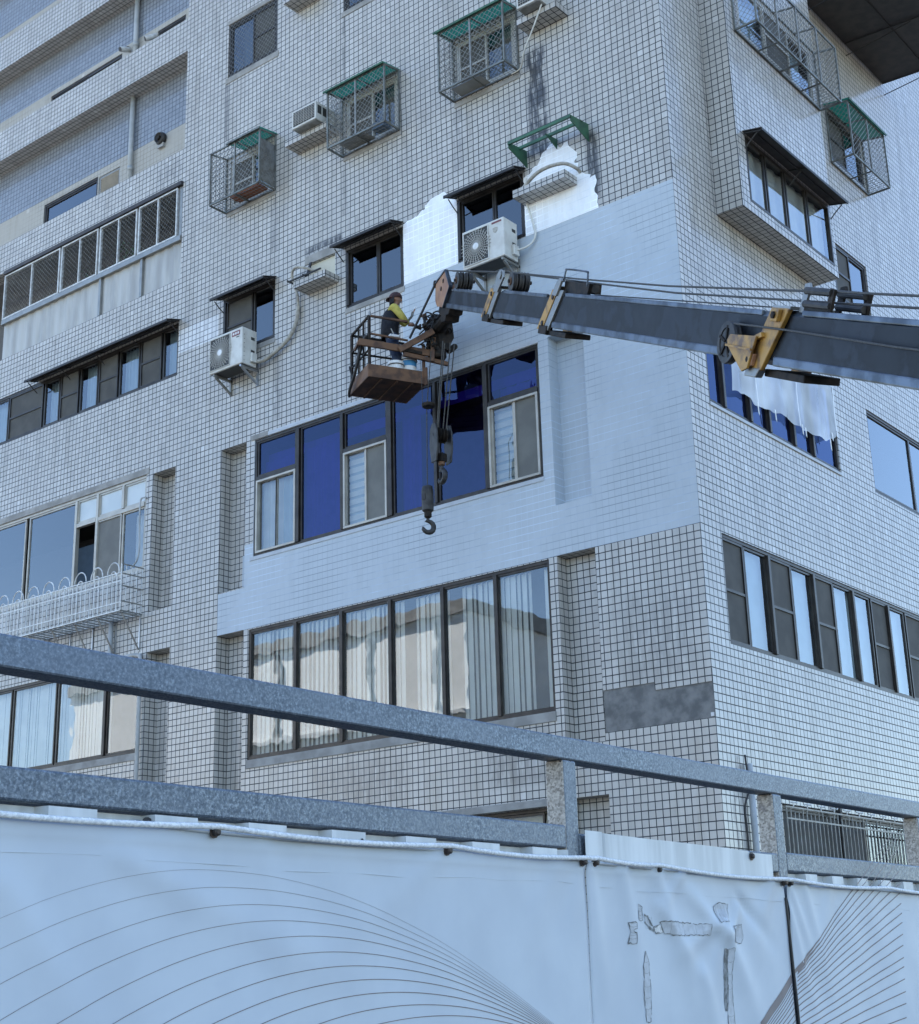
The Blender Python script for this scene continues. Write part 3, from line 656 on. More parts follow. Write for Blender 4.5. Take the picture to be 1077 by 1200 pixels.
window(FB, 7.2, 10.5, -1.44, -.02, [(7.25, 8.8, -1.4, -.06, 'tint'), (8.8, 10.45, -1.4, -.06, 'tint')])
window(FB, 5.6, 9.0, 1.74, 3.12, [(5.65, 7.3, 1.8, 3.07, 'tint'), (7.3, 8.95, 1.8, 3.07, 'tint')])
window(FB, 1.5, 6.5, -6.2, -3.3, [(1.55, 4.0, -6.1, -3.35, 'screen2'), (4.0, 6.45, -6.1, -3.35, 'tint')], 'bronze', back=-.08)
# ------------------------------------------------------------------ awnings over windows
def awning(P, a0, a1, zw, zf, dep, label, nb=2, key='awn', d0=.002):
    mid = P.p((a0 + a1) / 2, zw, d0)
    t = thing('window_awning', label, 'awning', mid, 'dark sheet awnings over the windows')
    mb = MB(); th = .012
    q = [P.p(a0, zw, d0), P.p(a1, zw, d0), P.p(a1, zf, dep), P.p(a0, zf, dep)]
    mb.prism(q, (0, 0, th)); mb.build('cover_sheet', key, t)
    mb = MB(); mb.bar(P.p(a0, zf - .018, dep - .006), P.p(a1, zf - .018, dep - .006), .018, .03); mb.build('front_rail', 'black', t)
    zm = (zw + zf) / 2 - .016; mb = MB(); mb.bar(P.p(a0 + .01, zm, (d0 + dep) / 2), P.p(a1 - .01, zm, (d0 + dep) / 2), .014, .014); mb.build('purlin', 'black', t)
    for i in range(nb):
        a = a0 + .03 + (a1 - a0 - .06) * i / (nb - 1)
        b = MB(); b.bar(P.p(a, zw - .02, .012), P.p(a, zf - .02, dep - .02), .016); b.build('rafter', 'black', t)
        b = MB(); b.tube([P.p(a, zf - .02, dep * .72), P.p(a, zf - .10, dep * .38), P.p(a, zw - .26, .008)], .009, 6); b.build('brace', 'black', t)
    return t
awning(FA, -8.74, -7.45, 5.83, 5.73, .30, 'dark sheet awning above the window with the leftmost condenser')
awning(FA, -5.97, -4.70, 5.83, 5.745, .30, 'dark sheet awning between the bare tile ledge and the white primer')
awning(FA, -3.66, -2.36, 5.84, 5.745, .30, 'dark sheet awning touching the bare green frame')
awning(FA, -13.9, -9.82, 5.80, 5.71, .30, 'long dark awning over the curtained windows at the left edge', 5)
awning(FBAY, 1.34, 4.10, 5.93, 5.87, .30, 'long dark awning over the side bay window', 3)
awning(FB, 4.9, 8.2, 10.32, 10.22, 1.7, 'broad dark canopy cut by the top right corner', 3)

# ------------------------------------------------------------------ wire window cages
def cage(P, a0, a1, z0, z1, dep, label, roof='green', over=.06, posts=(.5,), cover=(0, 1), grp='wire cages over the windows'):
    t = thing('window_cage', label, 'window cage', P.p((a0 + a1) / 2, z0, 0), grp)
    w = .026
    ed = [((a0, z0), (a1, z0)), ((a0, z1), (a1, z1))]
    mb = MB()
    for d in (.015, dep):
        for z in (z0, z1 - (.06 if d > .1 else 0)): mb.bar(P.p(a0, z, d), P.p(a1, z, d), w)
        for a in (a0, a1): mb.bar(P.p(a, z0, d), P.p(a, z1 - (.06 if d > .1 else 0), d), w, up=P.n)
    for a in (a0, a1):
        for z, zz in ((z0, z0), (z1, z1 - .06)): mb.bar(P.p(a, z, .015), P.p(a, zz, dep), w)
    mb.build('frame', 'cage', t)
    for k in posts:
        a = a0 + (a1 - a0) * k
        b = MB(); b.bar(P.p(a, z0, dep), P.p(a, z1 - .06, dep), w, up=P.n); b.build('post', 'greysteel', t)
        b = MB(); b.bar(P.p(a, z0, .015), P.p(a, z0, dep), w * .8); b.build('floor_bar', 'cage', t)
        b = MB(); b.bar(P.p(a, z1, .015), P.p(a, z1 - .06, dep), w * .8); b.build('roof_bar', 'cage', t)
    lattice(MB(), P, a0, a1, z0, z1 - .06, dep, .078, .0042).build('front_mesh', 'greysteel', t)
    side = Plane(P.n, P.u)
    for a in (a0, a1):
        pl = Plane(P.n, P.u, P.o + P.u * a); lattice(MB(), pl, .02, dep, z0, z1 - .05, 0, .075, .0034).build('side_mesh', 'greysteel', t)
    # floor grid of thin rods
    mb = MB(); n = int((a1 - a0) / .07)
    for i in range(1, n): mb.tube([P.p(a0 + (a1 - a0) * i / n, z0, .01), P.p(a0 + (a1 - a0) * i / n, z0, dep)], .0032, 4, False)
    for i in range(1, 5): mb.tube([P.p(a0, z0 + .004, dep * i / 5), P.p(a1, z0 + .004, dep * i / 5)], .0032, 4, False)
    mb.build('floor_mesh', 'greysteel', t)
    if roof:
        c0, c1 = a0 - over + (a1 - a0) * cover[0], a0 + (a1 - a0) * cover[1] + over * .3
        n = 22; mb = MB()
        for i in range(n):
            u0, u1 = c0 + (c1 - c0) * i / n, c0 + (c1 - c0) * (i + 1) / n; h0, h1 = (.012 if i % 2 else 0), (.0 if i % 2 else .012)
            mb.face([P.p(u0, z1 + .02 + h0, .0), P.p(u1, z1 + .02 + h1, .0), P.p(u1, z1 - .04 + h1, dep + .05), P.p(u0, z1 - .04 + h0, dep + .05)])
        mb.build('roof_sheet', roof, t)
        b = MB(); b.bar(P.p(c0, z1 - .055, dep + .045), P.p(c1, z1 - .055, dep + .045), .02, .03); b.build('roof_edge', 'cage' if cover != (0, 1) else 'greenmetal', t)
    return t
c1 = cage(FA, -8.71, -7.50, 7.45, 8.50, .38, 'wire cage with a torn green roof and red tray in it, leftmost on the front', 'green', .12, (.5,), (.45, 1.0))
fbox(MB(), FA, -8.30, -7.62, 7.475, 7.52, .06, .30).build('tray', 'pot', c1, bevel=.01)

pl = Plane(FA.n, FA.u, FA.u * -7.505); fbox(MB(), pl, .02, .36, 7.5, 8.3, -.012, -.004).build('side_board', 'greysteel', c1)
c2 = cage(FA, -5.95, -4.73, 7.45, 8.53, .36, 'wire cage with green roof beside the boxy window air conditioner')
c3 = cage(FA, -3.63, -2.40, 7.48, 8.56, .36, 'wire cage with green roof under the top edge, left of a white hose')
for c, a in ((c2, -5.4), (c3, -3.1)): fbox(MB(), FA, a - .35, a + .2, 7.475, 7.487, .05, .31).build('floor_board', 'alugrey', c)
fbox(MB(), FA, -5.1, -4.85, 7.48, 7.60, .08, .25).build('stored_box', 'bluebin', c2, bevel=.01)
cage(FBAY, 1.40, 4.15, 7.62, 8.66, .36, 'long wire cage wrapped round the upper bay window', None, .0, (.25, .5, .75))
cage(FB, 5.36, 6.8, 7.40, 8.46, .40, 'wire cage with green roof in the recess at the right edge', 'green', .05, (.5,))

# ------------------------------------------------------------------ bare green awning frame, its cover gone
t = thing('awning_frame', 'bare green awning frame without cover over the primed ledge', 'awning frame', FA.p(-1.8, 5.85, 0))
for a in (-2.34, -1.26):
    mb = MB(); mb.prism([FA.p(a, 5.83, .0), FA.p(a, 6.11, .0), FA.p(a, 6.05, .44), FA.p(a, 5.96, .44)], (.012 if a < -2 else -.012, 0, 0)); mb.build('side_bracket', 'greenmetal', t)
mb = MB(); mb.prism([FA.p(-1.80, 5.92, .02), FA.p(-1.80, 6.08, .0), FA.p(-1.80, 6.04, .30)], (.012, 0, 0)); mb.build('middle_bracket', 'greenmetal', t)
for (z, d) in ((6.03, .44), (6.07, .18)):
    MB().bar(FA.p(-2.34, z, d), FA.p(-1.26, z, d), .03, .045).build('rail', 'greenmetal', t)

# ------------------------------------------------------------------ outdoor condensers on brackets
def condenser(a0, a1, z0, z1, dep, back, label, kind):
    P = FA; w, h = a1 - a0, z1 - z0
    t = thing('air_conditioner', label, 'air conditioner', P.p((a0 + a1) / 2, z0, 0), 'outdoor condensers on brackets')
    body = fbox(MB(), P, a0, a1, z0, z1, back, dep).build('casing', 'acwhite', t, bevel=.012)
    fc = a0 + w * .335; zc = z0 + h * .5; R = min(w * .31, h * .44)
    # dark fan opening, its guard of rings and rays
    fbox(MB(), P, a0 + w * .04, a0 + w * .63, z0 + h * .07, z1 - h * .07, dep + .0005, dep + .003).build('fan_recess', 'acdark', t)
    mb = MB()
    for k in range(6):
        r = R * (k + 1.4) / 6.4
        mb.tube([P.p(fc + r * math.cos(q * PI / 14), zc + r * math.sin(q * PI / 14), dep + .012) for q in range(29)], .0034, 4, False)
    for k in range(30):
        an = k * PI / 15 + .05; r0 = R * .2; tw = .25
        mb.tube([P.p(fc + r0 * math.cos(an), zc + r0 * math.sin(an), dep + .014), P.p(fc + R * .62 * math.cos(an + tw * .6), zc + R * .62 * math.sin(an + tw * .6), dep + .013), P.p(fc + R * 1.16 * math.cos(an + tw), zc + R * 1.16 * math.sin(an + tw), dep + .008)], .0056, 4, False)
    mb.build('fan_guard', 'acgrill', t)
    mb = MB(); mb.lathe(P.p(fc, zc, dep + .010), P.n, [(R * .22, 0), (R * .22, .008), (R * .15, .013)], 16); mb.build('fan_hub', 'pail', t, smooth=False)
    mb = MB(); bars(mb, P, border(a0 + w * .03, a0 + w * .64, z0 + h * .06, z1 - h * .06, .012), dep + .0008, dep + .014); mb.build('guard_frame', 'acwhite' if kind == 'r' else 'acgrill', t)
    if kind == 'l':
        lb = fbox(MB(), P, a0 + w * .69, a0 + w * .93, z0 + h * .80, z0 + h * .93, dep + .0005, dep + .004).build('label', 'aclabel', t)
        for i in range(3): fbox(MB(), P, a0 + w * (.715 + i * .07), a0 + w * (.765 + i * .07), z0 + h * .835, z0 + h * .895, dep + .0042, dep + .006).build('lettering', 'acmark', lb)
        fbox(MB(), P, a0 + w * .82, a0 + w * .91, z0 + h * .745, z0 + h * .77, dep + .0005, dep + .003).build('model_mark', 'acdark', t)
    else:
        fbox(MB(), P, a0 + w * .72, a0 + w * .95, z0 + h * .90, z0 + h * .945, dep + .0005, dep + .004).build('label', 'aclabel', t)
        pr = [P.p(a0 + w * (.80 + dx), z0 + h * (.72 + dz), dep + .0006) for dx, dz in ((-.06, .06), (0, .085), (.06, .06), (.045, -.03), (0, -.075), (-.045, -.03))]
        mb = MB(); mb.prism(pr, P.n * .003); mb.build('emblem', 'hose', t)
    # side: handle recesses and louvres
    pl = Plane(P.n, P.u, P.u * a1)
    for z, hh in ((z0 + h * .72, .05), (z0 + h * .30, .09)):
        fbox(MB(), pl, back + .05, back + .13, z, z + hh, .0004, .003).build('side_handle', 'acdark', t)
    mb = MB(); fbox(mb, pl, back + .03, back + .15, z0 + .06, z0 + .22, .001, .05); mb.build('valve_cover', 'acwhite', t, bevel=.012)
    for z in [z0 + .05 + .075 * i for i in range(7)]:
        if kind == 'l': fbox(MB(), pl, dep - .05, dep - .038, z, z + .012, .0004, .002).build('side_slot', 'acdark', t)
    fbox(MB(), P, a0 + .03, a1 - .03, z0 - .003, z0 - .001, back + .02, dep - .03).build('base_pan', 'acdark', t)
    for a in (a0 + .09, a1 - .06):
        b = MB(); b.bar(P.p(a, z0 - .022, .0), P.p(a, z0 - .022, dep - .02), .035, .035); b.bar(P.p(a, z0 - .045, dep - .06), P.p(a, z0 - .24, .03), .03, .035); b.bar(P.p(a, z0 + .1, .02), P.p(a, z0 - .27, .02), .035, .03, up=P.n)
        b.build('bracket', 'stainless' if a > a0 + .2 and kind == 'l' else 'greysteel', t)
    return t
condenser(-8.57, -7.79, 4.27, 4.905, .42, .10, 'leftmost white condenser, rusty, with a red label, against bare tile', 'l')
condenser(-3.235, -2.49, 4.345, 4.945, .42, .10, 'white condenser above the crane boom with a shield emblem', 'r')
# boxy window units on their ledges
def window_unit(a0, a1, z0, z1, d0, d1, label):
    P = FA; t = thing('air_conditioner', label, 'air conditioner', P.p((a0 + a1) / 2, z0, d0), 'boxy window air conditioners')
    fbox(MB(), P, a0, a1, z0, z1, d0, d1).build('casing', 'acwhite', t, bevel=.008)
    fbox(MB(), P, a0 + .035, a1 - .03, z0 + .035, z1 - .03, d1 + .0006, d1 + .004).build('coil', 'acdark', t)
    mb = MB(); n = 9
    for i in range(1, n): fbox(mb, P, a0 + .035, a1 - .03, z0 + .035 + (z1 - z0 - .065) * i / n - .003, z0 + .035 + (z1 - z0 - .065) * i / n + .003, d1 + .004, d1 + .01)
    for i in range(1, 8): fbox(mb, P, a0 + .035 + (a1 - a0 - .065) * i / 8 - .002, a0 + .035 + (a1 - a0 - .065) * i / 8 + .002, z0 + .035, z1 - .03, d1 + .004, d1 + .008)
    mb.build('guard', 'acgrill', t)
    pl = Plane(P.n, P.u, P.u * a1)
    for k in range(2): fbox(MB(), pl, d1 - .13 - k * .12, d1 - .04 - k * .12, z0 + .12, z1 - .05, .0004, .003).build('side_vent', 'acdark', t)
    fbox(MB(), P, a0 + .02, a1 - .02, z0 - .012, z0 - .001, d0, d1 - .02).build('base_pan', 'greysteel', t)
    return t
window_unit(-6.66, -6.12, 8.035, 8.36, .02, .46, 'boxy window air conditioner left of the middle wire cage')
window_unit(-2.06, -1.66, 8.115, 8.50, .02, .48, 'boxy window air conditioner cut by the top edge, on a tiled ledge')

# ------------------------------------------------------------------ pipes and hoses
def smooth_path(pts, n=6):
    pts = [V(p) for p in pts]; out = []
    for i in range(len(pts) - 1):
        p0, p1, p2, p3 = pts[max(i - 1, 0)], pts[i], pts[i + 1], pts[min(i + 2, len(pts) - 1)]
        for k in range(n):
            t = k / n; out.append(.5 * ((2 * p1) + (p2 - p0) * t + (2 * p0 - 5 * p1 + 4 * p2 - p3) * t * t + (3 * p1 - p0 - 3 * p2 + p3) * t ** 3))
    return out + [pts[-1]]
def pipe(name, label, cat, pts, r, key, seg=8, sm=True, fit=()):
    mb = MB(); mb.tube(smooth_path(pts) if sm else pts, r, seg)
    for z in fit: pass
    return tag(mb.build(name, key, smooth=True), label, cat)
pipe('refrigerant_pipe', 'thick beige lagged pipe curving up from the leftmost condenser', 'pipe', [FA.p(-7.74, 4.36, .12), FA.p(-7.6, 4.36, .10), FA.p(-7.45, 4.42, .08), FA.p(-7.2, 4.53, .07), FA.p(-7.03, 4.67, .06), FA.p(-6.93, 4.88, .05), FA.p(-6.90, 5.1, .05)], .034, 'hose')
pipe('refrigerant_pipe', 'thin beige pipe hooking over the empty ledge left of the window', 'pipe', [FA.p(-6.90, 5.1, .05), FA.p(-6.91, 5.3, .06), FA.p(-6.96, 5.5, .10), FA.p(-6.93, 5.66, .16), FA.p(-6.80, 5.70, .20), FA.p(-6.60, 5.63, .18), FA.p(-6.46, 5.55, .10), FA.p(-6.44, 5.53, -.05)], .022, 'hose')
pipe('refrigerant_pipe', 'thin pipe looping from the right condenser up the primed wall', 'pipe', [FA.p(-2.50, 4.52, .22), FA.p(-2.42, 4.50, .16), FA.p(-2.30, 4.58, .06), FA.p(-2.22, 4.70, .04), FA.p(-2.25, 4.88, .04), FA.p(-2.33, 5.2, .04), FA.p(-2.37, 5.45, .05), FA.p(-2.30, 5.62, .08)], .016, 'hosewhite')
pipe('refrigerant_pipe', 'white arched pipe over the tiled ledge below the green frame', 'pipe', [FA.p(-2.33, 5.36, .20), FA.p(-2.2, 5.40, .25), FA.p(-2.0, 5.50, .26), FA.p(-1.78, 5.53, .25), FA.p(-1.55, 5.50, .22), FA.p(-1.44, 5.44, .10), FA.p(-1.44, 5.42, .0)], .026, 'hose')
pipe('drain_hose', 'thin white drain hose hanging from the top ledge to a cage', 'hose', [FA.p(-1.70, 8.10, .36), FA.p(-1.76, 7.98, .36), FA.p(-1.9, 7.78, .33), FA.p(-2.12, 7.56, .25), FA.p(-2.30, 7.44, .10), FA.p(-2.5, 7.45, .05)], .011, 'hosewhite')
pipe('conduit', 'thin white conduit dangling in front of the left window', 'conduit', [FA.p(-10.52, 2.70, .03), FA.p(-10.58, 2.71, .04), FA.p(-10.645, 2.66, .05), FA.p(-10.65, 2.3, .05), FA.p(-10.63, 1.8, .05), FA.p(-10.68, 1.6, .06), FA.p(-10.80, 1.5, .08)], .014, 'pvc')
pipe('drain_pipe', 'grey drain pipe below the ornamental rack', 'drain pipe', [FA.p(-11.28, .70, .06), FA.p(-11.27, .02, .06), FA.p(-11.24, -.04, .06)], .04, 'pvc', 10, False)
pipe('drain_pipe', 'grey drain pipe at the right end of the lowest left window', 'drain pipe', [FA.p(-11.24, -.02, .075), FA.p(-10.62, -.02, .075), FA.p(-10.50, -.04, .06), FA.p(-10.47, -.14, .06), FA.p(-10.47, -6.8, .06)], .036, 'pvc', 10, False)
for z0, z1, lab in ((9.21, 11.25, 'grey rain pipe in the lower open balcony'), (11.98, 13.53, 'grey rain pipe in the upper open balcony')):
    mb = MB(); mb.tube([V((-11.80, .31, z0 + OZ - .2)), V((-11.80, .31, z1 + OZ + .1))], .047, 12); mb.tube([V((-11.80, .31, z0 + OZ + .42)), V((-11.80, .31, z0 + OZ + .52))], .055, 12)
    tag(mb.build('rain_pipe', 'pvc', smooth=True), lab, 'drain pipe')
pipe('drain_pipe', 'grey drain pipe at the street corner behind the hoarding', 'drain pipe', [FB.p(.62, -2.9, .06), FB.p(.62, -6.8, .06)], .04, 'pvc', 10, False)
pipe('cable', 'black cable hanging by the street corner over the hoarding', 'cable', [FB.p(.55, -2.8, .05), FB.p(.52, -3.2, .08), FB.p(.40, -3.45, .07), FB.p(.43, -3.9, .06), FB.p(.42, -6, .05)], .013, 'black')
# bracket of thin rails above the empty ledge
t = thing('ledge_bracket', 'dark metal bracket lying on the empty ledge', 'bracket', FA.p(-6.4, 5.37, .2))
for d in (.12, .34): MB().bar(FA.p(-6.84, 5.40, d), FA.p(-6.12, 5.40, d), .022).build('rail', 'black', t)
for a in (-6.84, -6.5): MB().bar(FA.p(a, 5.415, .02), FA.p(a, 5.415, .36), .022).build('cross_bar', 'black', t)
MB().bar(FA.p(-6.62, 5.42, .16), FA.p(-6.62, 5.78, .05), .05, .02).build('upright', 'black', t)
bd = MB(); fbox(bd, FA, -6.715, -6.135, 5.325, 5.795, -.066, -.05); tag(bd.build('wall_board', 'cream', bld), 'cream board closing the hole above the empty ledge')

# ------------------------------------------------------------------ ornamental flower rack, third floor left
def rack():
    P = FA; t = thing('flower_rack', 'white wrought iron flower rack with looped top rail on diagonal struts', 'flower rack', P.p(-12, .66, 0))
    a0, a1, z0, z1, dep = -14.2, -10.56, .67, 1.31, .45
    for z in (z0, z0 + .14, 1.17, z1): MB().bar(P.p(a0, z, dep), P.p(a1, z, dep), .016).build('rail', 'rack', t)
    a = a1; k = 0
    while a > a0:
        MB().tube([P.p(a, z0, dep), P.p(a, z1 + (.15 if k % 7 == 0 and k == 0 else 0), dep)], .010, 5).build('bar', 'rack', t); a -= .117; k += 1
    a = a1 - .02
    while a - .34 > a0:
        for r in (.155, .075):
            c = a - .19
            MB().tube([P.p(c + r * math.cos(q * PI / 12), z1 + (.02 if r > .1 else -.04) + r * 1.15 * math.sin(q * PI / 12), dep) for q in range(13)], .011, 5).build('loop', 'rack', t)
        a -= .44
    for z in (z0, z0 + .16, z0 + .42, 1.30, z1 + .15): MB().bar(P.p(a1, z, .0), P.p(a1, z, dep), .018).build('side_rail', 'alugrey', t)
    for i in range(4): MB().tube([P.p(a1, z0, .02 + i * .11), P.p(a1, z1 + .15, .02 + i * .11)], .0075, 5).build('side_bar', 'rack', t)
    mb = MB()
    for i in range(5): mb.bar(P.p(a0, z0 - .01, .02 + i * .1), P.p(a1, z0 - .01, .02 + i * .1), .014)
    for i in range(24): mb.bar(P.p(a0 + i * .155, z0 - .018, .0), P.p(a0 + i * .155, z0 - .018, dep), .012)
    mb.build('floor_grid', 'alugrey', t)
    for a in [a1 - .02 - i * .62 for i in range(6)]:
        MB().bar(P.p(a, z0 - .03, dep - .05), P.p(a, z0 - .60, .02), .03, .012).build('strut', 'alugrey', t)
        MB().bar(P.p(a, z0, .012), P.p(a, z0 - .62, .012), .025, .02, up=P.n).build('wall_bar', 'stainless', t)
        MB().bar(P.p(a, z0 - .03, .0), P.p(a, z0 - .03, dep), .03, .012).build('arm', 'alugrey', t)
rack()
# ------------------------------------------------------------------ fifth floor balcony grille over corrugated sheets
t = thing('balcony_grille', 'row of diamond mesh frames closing the left balcony above grey corrugated sheets', 'balcony grille', FA.p(-12, 6.6, 0))
segs = [(-15.2, -13.40), (-13.35, -12.24), (-12.18, -11.11), (-11.06, -9.99)]
for a0, a1 in segs:
    m_ = (a0 + a1) / 2; mb = MB(); bars(mb, FA, border(a0, a1, 7.47, 8.44, .03), -.03, .02); fbox(mb, FA, m_ - .014, m_ + .014, 7.5, 8.41, -.028, .018)
    f = mb.build('grille_frame', 'whitesteel', t); lattice(MB(), FA, a0 + .02, a1 - .02, 7.49, 8.42, -.005, .078, .0028).build('mesh', 'greysteel', f)
fbox(MB(), FA, -15.2, -9.87, 7.36, 7.455, -.06, .03).build('bottom_rail', 'alugrey', t); fbox(MB(), FA, -15.2, -9.87, 8.455, 8.53, -.05, .05).build('top_rail', 'awn', t)
fbox(MB(), FA, -9.96, -9.88, 7.46, 8.45, -.06, -.01).build('end_post', 'alugrey', t)
for a0, a1 in ((-15.2, -12.16), (-12.10, -10.98), (-10.92, -9.88)):
    mb = MB(); n = max(4, int((a1 - a0) / .06))
    for i in range(n):
        u0, u1 = a0 + (a1 - a0) * i / n, a0 + (a1 - a0) * (i + 1) / n; h = (0, .012, .012, 0)
        mb.face([FA.p(u0, 6.605, -.05 + h[i % 4]), FA.p(u1, 6.605, -.05 + h[(i + 1) % 4]), FA.p(u1, 7.36, -.05 + h[(i + 1) % 4]), FA.p(u0, 7.36, -.05 + h[i % 4])])
    mb.build('corrugated_sheet', 'panel', t)
for a in (-12.13, -10.95): fbox(MB(), FA, a - .03, a + .03, 6.605, 7.36, -.06, .005).build('post', 'alugrey', t)
# pots on that balcony
def plant(a, d, label, h):
    t = thing('potted_plant', label, 'plant', (a, d, 7.15 + OZ), 'potted plants behind the balcony grille')
    MB().lathe((a, d, 7.10 + OZ), (0, 0, 1), [(.09, 0), (.13, .22), (.14, .24), (.12, .24)], 14).build('pot', 'pot', t, smooth=True)
    mb = MB()
    for i in range(70):
        p = V((a + random.gauss(0, .12), d + random.gauss(0, .07), 7.36 + OZ + random.uniform(0, h))); v1 = V((random.uniform(-1, 1), random.uniform(-1, 1), random.uniform(-.4, 1))).normalized() * .06; v2 = v1.orthogonal().normalized() * .018
        mb.face([p, p + v1 * .5 + v2, p + v1, p + v1 * .5 - v2])
    mb.build('leaves', 'leaf', t)
fbox(MB(), FA, -13.5, -10.0, 7.04, 7.09, -.33, -.08).build('shelf', 'alugrey', bpy.data.objects['balcony_grille'])
plant(-11.75, .2, 'tallest leafy plant behind the balcony mesh', .75); plant(-11.42, .2, 'leafy plant in a red pot behind the mesh, right of the tallest one', .45); plant(-12.75, .2, 'low leafy plant behind the mesh near the left edge', .5)
# cameras, lamp and fan on the open balconies
def cctv(c, d, label):
    c = V(c); d = V(d).normalized(); t = thing('security_camera', label, 'camera', c)
    MB().lathe(c, d, [(.045, -.12), (.055, -.11), (.055, .10), (.05, .12)], 14).build('housing', 'whitesteel', t, smooth=True)
    MB().lathe(c, d, [(.045, .121), (.045, .13), (.03, .131)], 14).build('lens', 'black', t)
    MB().tube([c, c + V((-.03, .06, .10)), c + V((-.12, .16, .20))], .018, 6).build('arm', 'black', t)
cctv((-11.22, .22, 12.30 + OZ), (-.55, -.75, -.42), 'white bullet camera over the upper balcony wall')
cctv((-12.0, .22, 12.38 + OZ), (-.1, -.9, -.35), 'small dark camera facing out over the upper balcony wall')
t = thing('exhaust_fan', 'round dark exhaust fan on the lower balcony back wall', 'fan', FBALC.p(-10.95, 10.0, 0))
MB().lathe(FBALC.p(-10.95, 10.0, .003), FBALC.n, [(.12, 0), (.13, .05), (.10, .12), (.10, .08)], 20).build('hood', 'black', t, smooth=True)
MB().lathe(FBALC.p(-10.95, 10.0, .085), FBALC.n, [(.05, 0), (.04, .04)], 12).build('hub', 'grease', t)
fbox(MB(), FBALC, -11.03, -10.87, 9.82, 9.90, .002, .06).build('foot', 'panel', t)

# ------------------------------------------------------------------ plastic sheet over the side window
def plastic():
    mb = MB(); n, m = 72, 34; vs = []
    bot = [(1.09, 2.06), (1.66, 2.13), (1.74, 2.03), (2.2, 2.09), (2.6, 2.12), (3.03, 2.09), (3.5, 2.1), (3.92, 2.12), (4.18, 2.24), (4.33, 2.3)]
    def zb(y):
        for (p, q) in zip(bot, bot[1:]):
            if p[0] <= y <= q[0]: return p[1] + (q[1] - p[1]) * (y - p[0]) / (q[0] - p[0])
        return bot[-1][1]
    for i in range(n + 1):
        y = 1.10 + (4.33 - 1.10) * i / n
        for j in range(m + 1):
            s = j / m; z = 3.12 + (zb(y) + .010 * math.sin(i * .9) - 3.12) * s
            d = .030 + .016 * math.sin(y * 11 + 1.1 * math.sin(s * 2 + y)) * (.4 + .6 * s) + .012 * math.sin(y * 4.3 - s * 2.5) + .005 * math.sin(y * 27 + s * 6)
            vs.append(FB.p(y + .02 * math.sin(s * 5 + y * 4), z, max(.018, d)))
    fs = [(i * (m + 1) + j, (i + 1) * (m + 1) + j, (i + 1) * (m + 1) + j + 1, i * (m + 1) + j + 1) for i in range(n) for j in range(m)]
    mb.add(vs, fs); t = mb.build('plastic_sheet', 'plastic', smooth=True); tag(t, 'crumpled clear plastic sheet taped over the blue side window', 'plastic sheet')
    for y in (1.74, 3.0, 4.24):
        b = MB(); pts = [FB.p(y + .01 * math.sin(k), 3.1 - (3.1 - zb(y)) * k / 8, .062) for k in range(9)]
        for p_, q_ in zip(pts, pts[1:]): b.face([p_, p_ + V((0, .026, 0)), q_ + V((0, .026, 0)), q_])
        b.build('seam_tape', 'pail', t)
    for y, z, l in ((1.72, 2.05, .16), (2.23, 2.09, .15), (3.05, 2.1, .13), (3.15, 2.08, .12), (3.96, 2.13, .16), (4.05, 2.25, .1)):
        b = MB(); b.prism([FB.p(y, z + .03, .064), FB.p(y + .03, z + .02, .066), FB.p(y + .05, z - l, .06), FB.p(y + .02, z - l * .8, .06)], (.003, 0, 0)); b.build('tape_strip', 'pail', t)
plastic()
# ------------------------------------------------------------------ iron grille on the ground floor side window
t = thing('window_grille', 'grey iron bar grille on the ground floor side window', 'grille', FB.p(3.5, -6, 0))
for z in (-3.36, -3.50, -5.9): MB().bar(FB.p(1.30, z, .14), FB.p(6.6, z, .14), .02).build('rail', 'greysteel', t)
n = 48; mb = MB()
for i in range(n + 1):
    y = 1.32 + 5.26 * i / n; MB().bar(FB.p(y, -5.9, .14), FB.p(y, -3.36 if i % 4 < 2 else -3.42, .14), .013, up=V((1, 0, 0))).build('bar', 'greysteel', t)
for i in range(0, 14): 
    y = 1.4 + i * .38; MB().tube([FB.p(y, -3.26, .14), FB.p(y + .03, -3.30, .14), FB.p(y + .22, -3.30, .14), FB.p(y + .25, -3.26, .14)], .009, 5).build('scroll', 'whitesteel', t)
for i in range(14):
    y = 1.52 + i * .38; MB().tube([FB.p(y, -3.36, .14), FB.p(y, -3.30, .14)], .008, 5).build('spike', 'whitesteel', t)
for y in (3.0, 6.0): MB().bar(FB.p(y, -6.0, .05), FB.p(y, -3.2, .05), .06).build('post', 'black', t)
# ------------------------------------------------------------------ hoarding along the street, 3 to 8 m from the camera, in line with the side front
FX = 4.75
fr = thing('steel_fence', 'galvanised box section fence frame standing above the white hoarding', 'fence', (FX - .05, -9.98, 0))
YS = [-15.9, -13.94, -9.985, -8.018, -6.05, -4.08, -2.11, -.14, 1.83, 3.8, 5.77, 7.74, 9.71]
MB().box(FX - .1, FX, -17.5, 9.8, 2.532, 2.635).build('top_rail', 'galv', fr, bevel=.008)
for y in YS: 
    if y in (-13.94,): pass
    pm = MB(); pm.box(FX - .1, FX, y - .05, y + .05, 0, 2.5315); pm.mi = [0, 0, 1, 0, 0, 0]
    pm.build('post', ['galv', 'galvwarm'], fr, bevel=.008)
for i in range(len(YS) - 1):
    z = 2.245 if i != 2 + 1 else 2.225
    if i == 2: z = 2.215
    MB().box(FX - .1, FX, YS[i] + .0502, YS[i + 1] - .0502, z - .1, z).build('lower_rail', 'galv', fr, bevel=.008)
    MB().box(FX - .1, FX, YS[i] + .0502, YS[i + 1] - .0502, .9, 1.0).build('lower_rail', 'galv', fr, bevel=.008)
